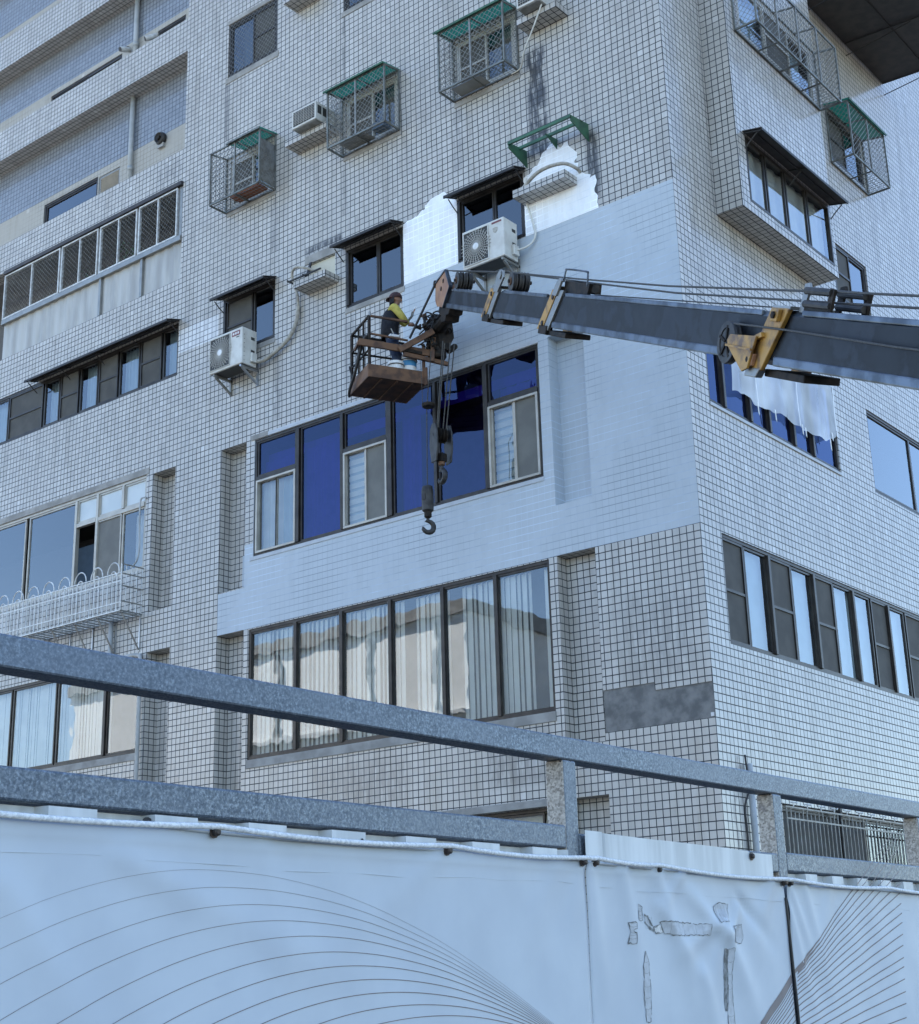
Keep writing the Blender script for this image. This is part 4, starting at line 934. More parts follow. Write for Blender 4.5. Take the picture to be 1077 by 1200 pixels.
def weld(y, z):
    mb = MB()
    for i in range(7): mb.lathe((FX - .012 + random.uniform(-.006, .004), y - .05 + .1 * i / 6 + random.uniform(-.006, .006), z + random.uniform(-.006, .004)), (1, 0, 0), [(.004, -.006), (.009, 0), (.004, .007)], 6)
    mb.build('weld', 'bolt', fr)
for y in (-9.985, -8.018): weld(y, 2.531)
# corrugated sheets behind the banners
def corr(y0, y1, ztop, xf, label, deep=.03, pitch=.30, land=.62):
    mb = MB(); y = y0; pts = []
    while y < y1:
        w = pitch; pts += [(y, -deep), (y + w * (1 - land), -deep), (y + w * (1 - land) + .012, 0), (y + w - .012, 0)]; y += w
    pts = [(min(a, y1), d) for a, d in pts if a <= y1 + .001] + [(y1, -deep if False else pts[-1][1])]
    for (a, d), (b, e) in zip(pts, pts[1:]):
        if b - a < 1e-4: continue
        mb.face([(xf + d, a, .04), (xf + e, b, .04), (xf + e, b, ztop), (xf + d, a, ztop)])
        mb.face([(xf + d, a, ztop), (xf + e, b, ztop), (xf + e - .003, b, ztop), (xf + d - .003, a, ztop)])
    return tag(mb.build('hoarding_sheet', 'sheet'), label, 'hoarding', 'corrugated hoarding sheets')
corr(-17.0, -10.045, 2.1385, FX + .012, 'white corrugated sheet whose top tabs peep out under the left lower rail', .055, .405, .5)
mb = MB()
yy = [-9.925, -9.79, -9.77, -9.30, -9.29, -9.27, -8.62, -8.60, -8.42, -8.40, -8.16]; dd = [.03, .03, .045, .045, .03, .03, .03, .03, .03, .03, .03]
zz = [2.228, 2.228, 2.222, 2.216, 2.222, 2.220, 2.215, 2.212, 2.210, 2.203, 2.203]
for i in range(len(yy) - 1):
    x0, x1 = FX + dd[i] + (.012 if i < 1 else 0) - .02, FX + dd[i + 1] + (.012 if i < 1 else 0) - .02
    mb.face([(x0, yy[i], .04), (x1, yy[i + 1], .04), (x1, yy[i + 1], zz[i + 1]), (x0, yy[i], zz[i])])
tag(mb.build('hoarding_sheet', 'sheet'), 'taller white metal sheet standing between the two posts', 'hoarding', 'corrugated hoarding sheets')
corr(-7.965, 9.7, 2.118, FX + .012, 'white corrugated sheet peeping out at the right edge', .055, .33, .5)
def sheet_bolt(y, z, d=.014, r=.011):
    mb = MB(); mb.lathe((FX + d, y, z), (1, 0, 0), [(r * 1.6, 0), (r * 1.7, .004), (r, .005), (r, .015), (r * .6, .018)], 10); return mb
sheets = [o for o in COL.objects if o.name.startswith('hoarding_sheet')]
for y in (-12.35, -11.85, -11.78, -11.36, -10.65): sheet_bolt(y, 2.108, -.006, .014).build('bolt', 'bolt', sheets[0])
sheet_bolt(-8.39, 2.185, .012, .013).build('bolt', 'bolt', sheets[1])
# the printed banners
BXP = FX + .055
def hash2(a, b): return math.sin(a * 12.9898 + b * 78.233)
def crease(y, z, y0, z0, ang, ln, w, h):
    c, s = math.cos(ang), math.sin(ang); u = (y - y0) * c + (z - z0) * s; v = -(y - y0) * s + (z - z0) * c
    if u < 0: k = math.exp(-(u / .06) ** 2)
    else: k = max(0, 1 - u / ln)
    return h * k * math.exp(-(v / (w * (1 + 1.2 * max(u, 0) / ln))) ** 2)
CR = {'l': [(-12.5, 2.0, -.35, 1.6, .05, .012), (-11.0, 2.05, -2.6, .9, .05, .007), (-10.2, 2.06, -2.2, .7, .06, .008), (-12.9, 1.9, -.9, 1.0, .05, .010), (-10.02, 2.07, -1.9, .5, .025, .006), (-11.9, 2.07, -1.2, .5, .05, .006)],
      'm': [(-8.86, 1.80, 2.55, .75, .035, 0.0210), (-8.80, 1.80, -1.0, .75, .05, 0.0240), (-8.84, 1.80, -2.0, .5, .045, 0.0165), (-8.74, 1.82, .9, .3, .03, 0.0180), (-8.84, 1.86, 3.5, .6, .03, 0.0180), (-9.7, 2.07, -1.3, 1.1, .05, 0.0180), (-9.42, 2.07, -1.1, 1.2, .05, 0.0210), (-9.95, 2.07, -1.45, 1.0, .04, 0.0150), (-8.3, 2.05, -2.2, .6, .05, 0.0150), (-9.2, 2.06, -2.4, .35, .025, 0.0120), (-8.62, 1.95, -.6, .45, .028, -0.0210), (-9.05, 1.6, -1.2, .7, .05, 0.0150), (-9.4, 1.9, -.75, .6, .03, 0.0135)],
      'r': [(-8.08, 2.03, -1.0, .7, .03, .016), (-7.9, 2.04, -1.2, .9, .04, .014), (-7.6, 2.03, -2.0, .5, .05, .010), (-8.1, 1.9, -1.2, .8, .03, .012)]}
def bump(k, y, z):
    b = sum(crease(y, z, *c) for c in CR[k])
    b += .004 * math.sin(y * 3.1 + z * 1.7) + .0025 * math.sin(y * 7.3 - z * 4.1) + .0012 * math.sin(y * 17 + z * 11)
    return BXP + b + .012 * math.exp(-((2.10 - z) / .03) ** 2)
def ztop(k, y):
    return {'l': 2.094 - .006 * math.sin((y + 12.1) * 2.6), 'm': 2.088 - (y + 9.99) * .012, 'r': 2.064 - (y + 8.1) * .008}[k]
def banner(k, y0, y1, label):
    mb = MB(); ny = int((y1 - y0) / .022); zs_ = [0.06 + i * .1 for i in range(12)] + [1.22 + i * .02 for i in range(42)]; nz = len(zs_)
    vs = []
    for i in range(ny + 1):
        y = y0 + (y1 - y0) * i / ny
        for j in range(nz + 1):
            z = ztop(k, y) if j == nz else min(zs_[j], ztop(k, y) - .005 * (nz - j)); vs.append((bump(k, y, z), y, z))
    fs = [(i * (nz + 1) + j, (i + 1) * (nz + 1) + j, (i + 1) * (nz + 1) + j + 1, i * (nz + 1) + j + 1) for i in range(ny) for j in range(nz)]
    mb.add(vs, fs); o = mb.build('hoarding_banner', 'banner', smooth=True)
    md = o.modifiers.new('thick', 'SOLIDIFY'); md.thickness = .002; md.offset = -1
    return tag(o, label, 'banner', 'white banners tied to the hoarding')
bl_ = banner('l', -17.0, -9.988, 'large white banner printed with nested arching lines'); bm_ = banner('m', -9.9855, -8.147, 'white banner with torn tape marks, narrowest of the three'); br_ = banner('r', -8.118, 9.7, 'white banner at the right edge printed with a fan of dark lines')
# a rolled hem along the head of each banner
for k, o, y0, y1 in (('l', bl_, -17, -9.992), ('m', bm_, -9.984, -8.147), ('r', br_, -8.118, 9.7)):
    n = int((y1 - y0) / .1) + 1; MB().tube([V((BXP + .010, y0 + (y1 - y0) * i / n, ztop(k, y0 + (y1 - y0) * i / n) - .004)) for i in range(n + 1)], .006, 6).build('hem', 'banner', o, smooth=True)
    n = max(2, n // 2)
    MB().tube([V((bump(k, y0 + (y1 - y0) * i / n, ztop(k, y0) - .105) + .0006, y0 + (y1 - y0) * i / n, ztop(k, y0 + (y1 - y0) * i / n) - .105 + .004 * math.sin(i * 2.1))) for i in range(n + 1)], .0010, 4).build('hem_seam', 'banner', o)
def ribbon(k, pts, w, parent, name='printed_line', key='print', off=.0016):
    """a printed line that lies on the banner"""
    mb = MB(); L = []; n = len(pts)
    for i, (y, z) in enumerate(pts):
        p, q = pts[max(i - 1, 0)], pts[min(i + 1, n - 1)]; d = math.hypot(q[0] - p[0], q[1] - p[1]) or 1; ny, nz = -(q[1] - p[1]) / d, (q[0] - p[0]) / d
        ww = (w[i] if isinstance(w, list) else w) / 2
        a = (y + ny * ww, z + nz * ww); b = (y - ny * ww, z - nz * ww)
        L.append((V((bump(k, *a) + off, *a)), V((bump(k, *b) + off, *b))))
    for (a, b), (c, d) in zip(L, L[1:]): mb.face([a, b, d, c])
    return mb.build(name, key, parent)
AP = [(-12.118, 1.972), (-12.027, 1.920), (-11.915, 1.868), (-11.80, 1.818), (-11.672, 1.769), (-11.561, 1.717), (-11.456, 1.670), (-11.36, 1.623), (-11.273, 1.577), (-11.15, 1.531), (-11.035, 1.489), (-10.93, 1.447), (-10.83, 1.405), (-10.73, 1.36)]
FOC = (-10.08, 1.335)
def bez(p0, p1, p2, p3, n=30):
    return [tuple((1 - t) ** 3 * a + 3 * (1 - t) ** 2 * t * b + 3 * (1 - t) * t * t * c + t ** 3 * d for a, b, c, d in zip(p0, p1, p2, p3)) for t in [i / n for i in range(n + 1)]]
for i, (ya, za) in enumerate(AP):
    f = (FOC[0], FOC[1] - i * .003); d = f[0] - ya
    right = bez((ya, za), (ya + d * .40, za), (f[0] - d * .30, f[1] + d * .30 * (.50 - i * .012)), f)
    kk = .27 - .006 * i; left = [(ya - t * .06, za - kk * (t * .06) ** 2 * (1 - .06 * t * .06)) for t in range(60, 0, -1)]
    ribbon('l', left + right, .0008 + .00026 * min(i, 8), bl_)
FR = [(-7.487, 1.946), (-7.495, 1.912), (-7.504, 1.874), (-7.514, 1.833), (-7.522, 1.799), (-7.532, 1.758), (-7.541, 1.721), (-7.551, 1.681), (-7.56, 1.641), (-7.57, 1.601), (-7.581, 1.555), (-7.592, 1.512), (-7.603, 1.466), (-7.612, 1.427), (-7.623, 1.382), (-7.634, 1.336), (-7.645, 1.292), (-7.66, 1.24)]
MID = [(-8.110, 1.608), (-8.114, 1.594), (-8.117, 1.581), (-8.12, 1.566), (-8.124, 1.548), (-8.128, 1.528), (-8.132, 1.506), (-8.137, 1.484), (-8.142, 1.456), (-8.149, 1.426), (-8.155, 1.395), (-8.161, 1.366), (-8.167, 1.336), (-8.17, 1.306), (-8.18, 1.276), (-8.185, 1.246), (-8.19, 1.216), (-8.2, 1.18)]
FT = [(-8.547, 1.370 - .0135 * i) for i in range(18)]
for i in range(18):
    (y0, z0), (y1, z1), (y2, z2) = FR[i], MID[i], FT[i]
    # from beyond the right edge, across the right banner and on to the foot of the middle one
    cp = (2 * ((y0 + y1) / 2) - (y0 + y1) / 2, (z0 + z1) / 2 - .012 * (i < 6))
    far = [(y0 + .9 - .9 * t / 8, z0 + (z0 - z1) / (y0 - y1) * (.9 - .9 * t / 8)) for t in range(8)]
    a_ = far + bez((y0, z0), (y0 + (cp[0] - y0) * .66, z0 + (cp[1] - z0) * .66), (y1 + (cp[0] - y1) * .66, z1 + (cp[1] - z1) * .66), (y1, z1), 16)
    rr = [p for p in a_ if p[0] > -8.114]
    n_ = len(rr); ww = [.0058 + (.016 * max(0, (k - n_ * .62) / (n_ * .38)) if i < 2 else 0) for k in range(n_)]
    ribbon('r', rr, ww, br_)
    if i < 11:
        m0 = (-8.152, z1 - (y1 + 8.152) * -.0 - .022)
        mm = [(m0[0] + (y2 - m0[0]) * t / 10, m0[1] + (z2 - m0[1]) * t / 10 - .012 * math.sin(PI * t / 10)) for t in range(11)]
        ribbon('m', mm, [.0055 + (.026 * math.sin(PI * (.25 + .6 * t / 10)) if i < 2 else 0) for t in range(11)], bm_)
# tape torn off the middle banner has left ragged scars
def scar(poly, key, edge, seed, rag=.0035):
    rnd = random.Random(seed); pts = []
    for i, p in enumerate(poly):
        q = poly[(i + 1) % len(poly)]; n = max(2, int(math.hypot(q[0] - p[0], q[1] - p[1]) / .014))
        for k in range(n): pts.append((p[0] + (q[0] - p[0]) * k / n + rnd.uniform(-rag, rag), p[1] + (q[1] - p[1]) * k / n + rnd.uniform(-rag, rag)))
    bm = bmesh.new(); f = bm.faces.new([bm.verts.new((BXP, *p)) for p in pts]); f.normal_update()
    if f.normal.x < 0: bmesh.ops.reverse_faces(bm, faces=[f])
    bmesh.ops.triangulate(bm, faces=[f]); bmesh.ops.subdivide_edges(bm, edges=[e for e in bm.edges if e.calc_length() > .03], cuts=2, use_grid_fill=True)
    for v in bm.verts: v.co.x = bump('m', v.co.y, v.co.z) + .0016
    me = bpy.data.meshes.new('tape_scar'); bm.to_mesh(me); bm.free(); me.materials.append(M[key]); o = bpy.data.objects.new('tape_scar', me); COL.objects.link(o); o.parent = bm_
    run = []
    for i, p in enumerate(pts + pts[:1]):
        run.append(p)
        if rnd.random() < .12 and len(run) > 2: ribbon('m', run, [rnd.uniform(.0012, edge * 1.5) for _ in run], o, 'scar_edge', 'scrape', .0026); run = [p] if rnd.random() < .6 else []
    if len(run) > 2: ribbon('m', run, [rnd.uniform(.0012, edge * 1.5) for _ in run], o, 'scar_edge', 'scrape', .0026)
    ys_ = [p[0] for p in poly]; zs_ = [p[1] for p in poly]; tall = max(zs_) - min(zs_) > max(ys_) - min(ys_)
    for k in range(5):
        t = (k + rnd.uniform(.3, .9)) / 5.5
        if tall:
            z = max(zs_) - t * (max(zs_) - min(zs_)); xs_ = [p[0] for p in pts if abs(p[1] - z) < .03] or ys_; c = (min(xs_) + max(xs_)) / 2; w = (max(xs_) - min(xs_)) * .42; ribbon('m', [(c - w, z + .003), (c, z), (c + w, z + .005)], .0012, o, 'scar_edge', 'scrape', .0024)
        else:
            y = min(ys_) + t * (max(ys_) - min(ys_)); ribbon('m', [(y, max(zs_) - .008), (y + .004, (max(zs_) + min(zs_)) / 2), (y, min(zs_) + .008)], .0011, o, 'scar_edge', 'scrape', .0024)
for i, (pl_, key, e) in enumerate((
 ([(-9.573, 1.918), (-9.537, 1.908), (-9.544, 1.85), (-9.581, 1.847)], 'tape', .004),
 ([(-9.676, 1.84), (-9.608, 1.838), (-9.606, 1.814), (-9.644, 1.8), (-9.614, 1.792), (-9.619, 1.748), (-9.681, 1.748), (-9.66, 1.8)], 'tape', .005),
 ([(-9.404, 1.841), (-9.325, 1.847), (-9.236, 1.843), (-9.098, 1.836), (-8.972, 1.84), (-8.968, 1.787), (-9.046, 1.784), (-9.163, 1.786), (-9.289, 1.783), (-9.366, 1.791)], 'tape', .005),
 ([(-8.917, 1.92), (-8.852, 1.939), (-8.765, 1.935), (-8.798, 1.851), (-8.904, 1.847)], 'tape', .004),
 ([(-8.757, 1.833), (-8.642, 1.838), (-8.633, 1.774), (-8.657, 1.75), (-8.758, 1.756)], 'tape', .003),
 ([(-9.539, 1.713), (-9.521, 1.683), (-9.516, 1.553), (-9.534, 1.415), (-9.565, 1.414), (-9.574, 1.512), (-9.569, 1.662)], 'tape', .004),
 ([(-8.85, 1.723), (-8.82, 1.72), (-8.815, 1.597), (-8.816, 1.557), (-8.841, 1.442), (-8.859, 1.445), (-8.852, 1.563)], 'scrape', .006),
 ([(-8.814, 1.723), (-8.762, 1.729), (-8.778, 1.597), (-8.778, 1.378), (-8.764, 1.279), (-8.858, 1.284), (-8.813, 1.551)], 'tape', .004),
 ([(-9.525, 1.872), (-9.494, 1.865), (-9.48, 1.843), (-9.45, 1.821), (-9.453, 1.801), (-9.493, 1.826), (-9.521, 1.842)], 'tape', .010),
 ([(-9.45, 1.821), (-9.4, 1.83), (-9.377, 1.796), (-9.432, 1.79)], 'pail', .008))): scar(pl_, key, e, i + 3)
# dark gap and lacing between the middle and the right banner
MB().box(FX + .012, FX + .030, -8.150, -8.116, .1, 2.06).build('dark_strip', 'black', br_)
MB().tube([V((BXP + .006, -8.146, 1.98)), V((BXP + .010, -8.139, 1.7)), V((BXP + .012, -8.132, 1.42)), V((BXP + .008, -8.128, 1.2))], .007, 6).build('lacing', 'black', br_)
# rope and the bolts that hold it
bo = [(-17.0, 2.096), (-14.6, 2.098), (-13.4, 2.096), (-12.133, 2.096), (-10.944, 2.094), (-10.025, 2.090), (-9.933, 2.092), (-9.416, 2.082), (-8.171, 2.062), (-8.105, 2.062), (-6.9, 2.054), (-5.6, 2.05), (-2.2, 2.04), (2.0, 1.99), (6.0, 1.94), (9.7, 1.92)]
pts = []
for (p, q) in zip(bo, bo[1:]):
    for i in range(8): t_ = i / 8; pts.append(V((BXP + .036, p[0] + (q[0] - p[0]) * t_, p[1] + (q[1] - p[1]) * t_ + .010 - .016 * math.sin(PI * t_) * min(1, (q[0] - p[0])))))
pts.append(V((BXP + .036, bo[-1][0], bo[-1][1] + .01)))
mb = MB(); mb.tube(smooth_path(pts, 2), .0098, 8); rp = mb.build('rope', 'cord', smooth=True); tag(rp, 'white braided rope strung along the head of the banners', 'rope')
mb = MB(); 
for ph in (0, PI):
    q = []; tot = 0
    sp = smooth_path(pts, 12)
    for i, p in enumerate(sp):
        if i: tot += (p - sp[i - 1]).length
        q.append(p + V((math.cos(tot * 110 + ph) * .0064, 0, math.sin(tot * 110 + ph) * .0064)))
    mb.tube(q, .0052, 5)
mb.build('strand', 'cord', rp, smooth=True)
for y, z in bo[3:10]:
    par = bl_ if y < -9.99 else bm_ if y < -8.15 else br_
    mb = MB(); mb.lathe((BXP + .012, y, z - .006), (1, 0, 0), [(.019, 0), (.020, .006), (.014, .007), (.014, .022), (.008, .026)], 10); mb.build('bolt', 'bolt', par)
# ------------------------------------------------------------------ the crane boom reaching in from the right
BT = V((-3.13678, -.99813, 10.57178)); BD = V((.718819, -.525391, -.455261)); BU = V((.367549, -.268645, .890358)); BS = V((.59009, .807337, 0))
def bp(a, h, s=0.0): return BT + BD * a + BU * h + BS * s
boom = thing('crane_boom', 'dark worn telescopic crane boom with yellow collars reaching in from the right', 'crane boom', tuple(bp(16, -.2)))
def bprism(poly, s0, s1): return MB().prism([bp(a, h, s0) for a, h in poly], BS * (s1 - s0))
def section(a0, a1, h0, h1, s0, s1, ch, sl0=0.0):
    """box boom with cut corners; sl0 slants the head like the real end plates"""
    H = h1 - h0; ring = [(h0, s0 + ch), (h0 + ch, s0), (h1 - ch, s0), (h1, s0 + ch), (h1, s1 - ch), (h1 - ch, s1), (h0 + ch, s1), (h0, s1 - ch)]
    mb = MB(); P0 = [bp(a0 + sl0 * (h - h0), h, s) for h, s in ring]; P1 = [bp(a1 + sl0 * (h - h0), h, s) for h, s in ring]; n = 8
    for i in range(n):
        mb.m = 0 if i in (1, 5) else 1
        mb.face([P0[i], P0[(i + 1) % n], P1[(i + 1) % n], P1[i]])
    mb.m = 1; mb.face(P0[::-1]); mb.face(P1)
    o = mb.build('boom_section', ['boom', 'boomedge'], boom)
    return o
def flange(a0, a1, h0, h1, s):
    bprism([(a0, h0), (a1, h0), (a1, h0 + .07), (a0, h0 + .07)], s - .012, s + .02).build('bottom_flange', 'boomedge', boom, bevel=.012)
    bprism([(a0 + .35, h1 - .035), (a1, h1 - .035), (a1, h1 + .006), (a0 + .35, h1 + .006)], s - .008, s + .02).build('top_flange', 'boomedge', boom, bevel=.008)
section(.02, 3.2, -.122, .150, .03, .24, .030, 1.0)
section(2.50, 6.2, -.145, .187, .01, .27, .034, 1.0)
section(4.72, 11.5, -.156, .215, .0, .29, .038, 1.0)
section(10.1, 18.0, -.168, .234, -.015, .31, .042, .8)
flange(.06, 2.25, -.124, .150, .03); flange(2.62, 4.7, -.147, .187, .01); flange(5.0, 10.0, -.158, .215, .0); flange(10.3, 18, -.170, .234, -.015)
for a, h0, h1, k, s0, s1 in ((2.20, -.165, .20, .95, -.02, .29), (4.62, -.19, .245, .98, -.03, .31)):
    # collars: a yellow leading face and a grey band
    poly = lambda a0, a1, e: [(a0 + k * 0, h0 - e), (a1, h0 - e), (a1 + k * (h1 - h0 + 2 * e), h1 + e), (a0 + k * (h1 - h0 + 2 * e), h1 + e)]
    bprism(poly(a - .06, a + .13, 0), s0 - .004, s0 + .045).build('collar', 'yellow', boom, bevel=.006); bprism(poly(a - .06, a + .13, 0), s1 - .045, s1).build('collar', 'yellow', boom)
    bprism(poly(a + .131, a + .30, 0), s0 + .006, s0 + .04).build('collar_band', 'alugrey', boom, bevel=.005)
    bprism([(a + .0, h0 - .045), (a + .28, h0 - .045), (a + .30, h0 + .05), (a + .02, h0 + .05)], s0 - .006, s0 + .07).build('collar_foot', 'grease', boom, bevel=.008)
    bprism([(a + .1, h0 - .05), (a + .85, h0 - .05), (a + .85, h0 + .005), (a + .1, h0 + .005)], s0 + .03, s1 - .03).build('wear_pad', 'grease', boom, bevel=.01)
    bprism(poly(a + .0, a + .12, 0)[2:] + [(a + k * (h1 - h0) + .14, h1 + .04), (a + k * (h1 - h0), h1 + .04)], s0, s1).build('collar_top', 'alugrey', boom)
    for q in (.16, .82): MB().lathe(bp(a + k * (h1 - h0) * q + .07, h0 + (h1 - h0) * q, s0 - .001), -BS, [(.03, 0), (.03, .012), (.022, .018)], 10).build('collar_bolt', 'bolt', boom)
# rope sheaves on top
def sheave(a, h, r, s, n, label=None):
    for i in range(n):
        c = bp(a, h, s + i * .075); MB().lathe(c, BS, [(r * .55, 0), (r, .004), (r * 1.02, .012), (r * .88, .026), (r * .88, .036), (r * 1.02, .050), (r, .058), (r * .55, .062)], 26).build('sheave', 'wheel', boom, smooth=False)
    MB().lathe(bp(a, h, s - .012), BS, [(r * .42, 0), (r * .42, .012), (r * .5, .013)], 16).build('sheave_hub', 'rust', boom)
    MB().tube([bp(a, h, s - .03), bp(a, h, s + .075 * n + .03)], .022, 10).build('sheave_pin', 'grease', boom)
sheave(.62, .262, .115, .0, 3); sheave(3.18, .30, .115, .02, 3)
bprism([(2.62, .16), (2.80, .16), (3.02, .34), (2.98, .42), (2.84, .43), (2.72, .36)], -.03, -.005).build('sheave_bracket', 'alugrey', boom, bevel=.006)
MB().lathe(bp(2.90, .36, -.034), -BS, [(.05, 0), (.05, .012)], 12).build('bracket_boss', 'alugrey', boom)
bprism([(.12, .0), (.30, .18), (-.05, .40), (-.12, .39), (-.58, .19), (-.50, -.05), (-.38, -.12), (.02, -.12)], .0, .022).build('head_plate', 'tan', boom, bevel=.006)
bprism([(.10, .0), (.28, .17), (-.05, .37), (-.55, .18), (-.48, -.05), (.02, -.11)], .24, .262).build('head_plate', 'tan', boom)
mb = MB()
for (a0, h0), (a1, h1) in (((-.05, .39), (-.57, .19)), ((.02, -.12), (.30, .18)), ((.30, .18), (-.05, .39))): mb.bar(bp(a0, h0, .01), bp(a1, h1, .01), .05, .022)
mb.build('plate_edge', 'boomedge', boom)
for a, h in ((-.12, .24), (-.2, .13)): MB().lathe(bp(a, h, -.001), -BS, [(.032, 0), (.032, .006), (.014, .007)], 12).build('pin_head', 'grease', boom)
MB().lathe(bp(-.59, .185, -.02), BS, [(.05, 0), (.055, .02), (.055, .3), (.05, .32)], 12).build('head_pin', 'grease', boom)
# rope guide box and wire hoop on the second collar
bprism([(5.22, .20), (5.95, .20), (6.02, .33), (5.22, .345)], .02, .06).build('guide_plate', 'grease', boom, bevel=.006)
bprism([(5.30, .23), (5.75, .23), (5.75, .34), (5.30, .34)], .18, .24).build('guide_plate', 'grease', boom)
MB().tube([bp(5.28, .29, .10), bp(5.95, .29, .10)], .05, 10).build('guide_roller', 'wheel', boom)
MB().tube(smooth_path([bp(5.24, .33, .0), bp(5.28, .44, .0), bp(5.34, .46, .0), bp(5.92, .445, .0), bp(5.99, .42, .0), bp(6.0, .30, .0)], 5), .011, 6).build('guide_hoop', 'boomedge', boom)
bprism([(5.0, .18), (5.16, .18), (5.30, .34), (5.24, .37), (5.14, .33)], -.045, -.02).build('guide_bracket', 'alugrey', boom, bevel=.005)
# yellow end collar with the side sheave
k = .72
band = [(9.93, -.215), (10.18, -.215), (10.52, .245), (10.24, .245)]
bprism(band, -.055, -.018).build('end_collar', 'yellow', boom, bevel=.008); bprism([(a + .0, h) for a, h in band], .312, .35).build('end_collar', 'yellow', boom)
bprism([(10.24, .237), (10.52, .237), (10.53, .26), (10.25, .26)], -.05, .345).build('collar_top', 'alugrey', boom)
bprism([(10.15, .03), (9.70, .02), (9.66, -.02), (9.68, -.07), (9.97, -.24), (10.06, -.21)], -.105, -.085).build('sheave_arm', 'yellow', boom, bevel=.006)
bprism([(9.90, -.02), (10.18, .06), (10.20, .03), (9.92, -.06)], -.085, -.05).build('arm_rib', 'yellow', boom)
bprism([(9.68, -.055), (10.12, -.065), (10.12, -.08), (9.68, -.07)], -.125, -.105).build('arm_rib', 'yellow', boom)
for (a, h) in ((10.36, .19), (10.04, -.145)):
    bprism([(a - .065, h - .045), (a + .045, h - .045), (a + .07, h + .045), (a - .04, h + .045)], -.088, -.055).build('adjuster_block', 'tan' if h < 0 else 'yellow', boom, bevel=.008)
    MB().lathe(bp(a, h, -.090), -BS, [(.028, 0), (.028, .014), (.018, .016)], 6).build('adjuster_bolt', 'grease', boom)
MB().lathe(bp(9.62, -.045, -.075), BS, [(.11, -.012), (.112, -.02), (.158, -.018), (.165, 0), (.146, .012), (.146, .022), (.165, .034), (.158, .044), (.03, .05)], 30).build('side_sheave', 'hook', boom, smooth=False)
for i in range(5):
    an = i * 2 * PI / 5 + .3; c = bp(9.62, -.045, -.092)
    MB().bar(c + (BD * math.cos(an) + BU * math.sin(an)) * .02, c + (BD * math.cos(an) + BU * math.sin(an)) * .128, .022, .012, up=BS).build('sheave_spoke', 'grease', boom)
bprism([(9.93, -.27), (10.12, -.27), (10.18, -.2), (9.95, -.2)], -.06, .0).build('collar_foot', 'alugrey', boom, bevel=.008)
bprism([(10.1, -.255), (10.72, -.255), (10.72, -.20), (10.1, -.20)], .02, .30).build('wear_pad', 'grease', boom, bevel=.008)
# roller bracket on the last section
for s in (.0, .27):
    bprism([(10.56, .225), (10.62, .225), (10.68, .40), (10.66, .43), (10.60, .42)], s, s + .02).build('roller_bracket', 'alugrey' if s == 0 else 'grease', boom)
    bprism([(10.93, .23), (11.0, .23), (11.03, .39), (10.97, .40)], s, s + .02).build('roller_bracket', 'grease', boom)
for h in (.375, .285): MB().tube([bp(10.62, h, .01), bp(10.99, h - .006, .01)], .028, 10).build('guide_roller', 'wheel', boom); MB().tube([bp(10.62, h, .26), bp(10.99, h - .006, .26)], .028, 10).build('guide_roller', 'wheel', boom)
# ropes running the length of the boom
for h0, h1, h2, s in ((.40, .352, .378, .03), (.38, .30, .308, .10)):
    MB().tube([bp(-.04, .385, s), bp(2.9, .405 if s < .05 else .40, s), bp(5.6, .37 if s < .05 else .345, s), bp(8.05, h1, s), bp(11.15, h2, s), bp(18, h2 + .02, s)], .0085, 6).build('wire_rope', 'rope', boom)
MB().tube([bp(9.60, .10, -.075), bp(10.5, .095, -.07), bp(12, .065, -.06), bp(18, .03, -.05)], .008, 6).build('wire_rope', 'rope', boom)
MB().tube([bp(6.2, .225, .02), bp(10.2, .245, .02)], .006, 5).build('wire_rope', 'rope', boom)

# ------------------------------------------------------------------ work basket below the boom head
K0 = V((-4.224, -1.345, 9.62)); E1 = V((.395, .759, 0)); L1 = E1.length; E1 = E1.normalized(); E2 = V((-.759, .395, 0)).normalized(); L2 = .76
def kp(a, b, z): return K0 + E1 * a + E2 * b + V((0, 0, z))
basket = thing('work_basket', 'rusty brown work basket with thin railings hung under the boom head', 'work basket', tuple(kp(.43, .38, 0)))
def kbar(a0, b0, z0, a1, b1, z1, w, h, key, name): return MB().bar(kp(a0, b0, z0), kp(a1, b1, z1), w, h).build(name, key, basket, bevel=.003)
mb = MB(); mb.obox(kp(L1 / 2, L2 / 2, .012), E1, E2, V((0, 0, 1)), L1 / 2 - .004, L2 / 2 - .004, .010); mb.build('floor_plate', 'rustdark', basket)
for a in (.2, .43, .66): kbar(a, .02, -.012, a, L2 - .02, -.012, .03, .022, 'rustdark', 'floor_rib')
MB().obox(kp(L1 / 2, -.004, .095), E1, E2, V((0, 0, 1)), L1 / 2 + .006, .006, .095).build('toe_board', 'rust', basket, bevel=.003)
MB().obox(kp(L1 / 2, L2 + .004, .095), E1, E2, V((0, 0, 1)), L1 / 2 + .006, .006, .095).build('toe_board', 'rust', basket, bevel=.003)
for a in (-.004, L1 + .004): MB().obox(kp(a, L2 / 2, .095), E1, E2, V((0, 0, 1)), .006, L2 / 2 - .004, .095).build('toe_board', 'rust', basket, bevel=.003)
zt_, zm_ = .93, .66
posts = [(.02, .02), (.02, L2 - .02), (L1 - .02, .02), (L1 - .02, L2 - .02)]
for a, b in posts: kbar(a, b, .19, a, b, zt_ if not (a > .5 and b < .3) else .62, .035, .035, 'grease' if a < .3 else 'rust', 'post')
kbar(.02, .02, zt_, .60, .02, zt_, .03, .03, 'rust', 'top_rail'); kbar(.02, .02, zt_, .02, L2 - .02, zt_, .03, .03, 'grease', 'top_rail'); kbar(.02, L2 - .02, zt_, L1 - .02, L2 - .02, zt_, .03, .03, 'grease', 'top_rail')
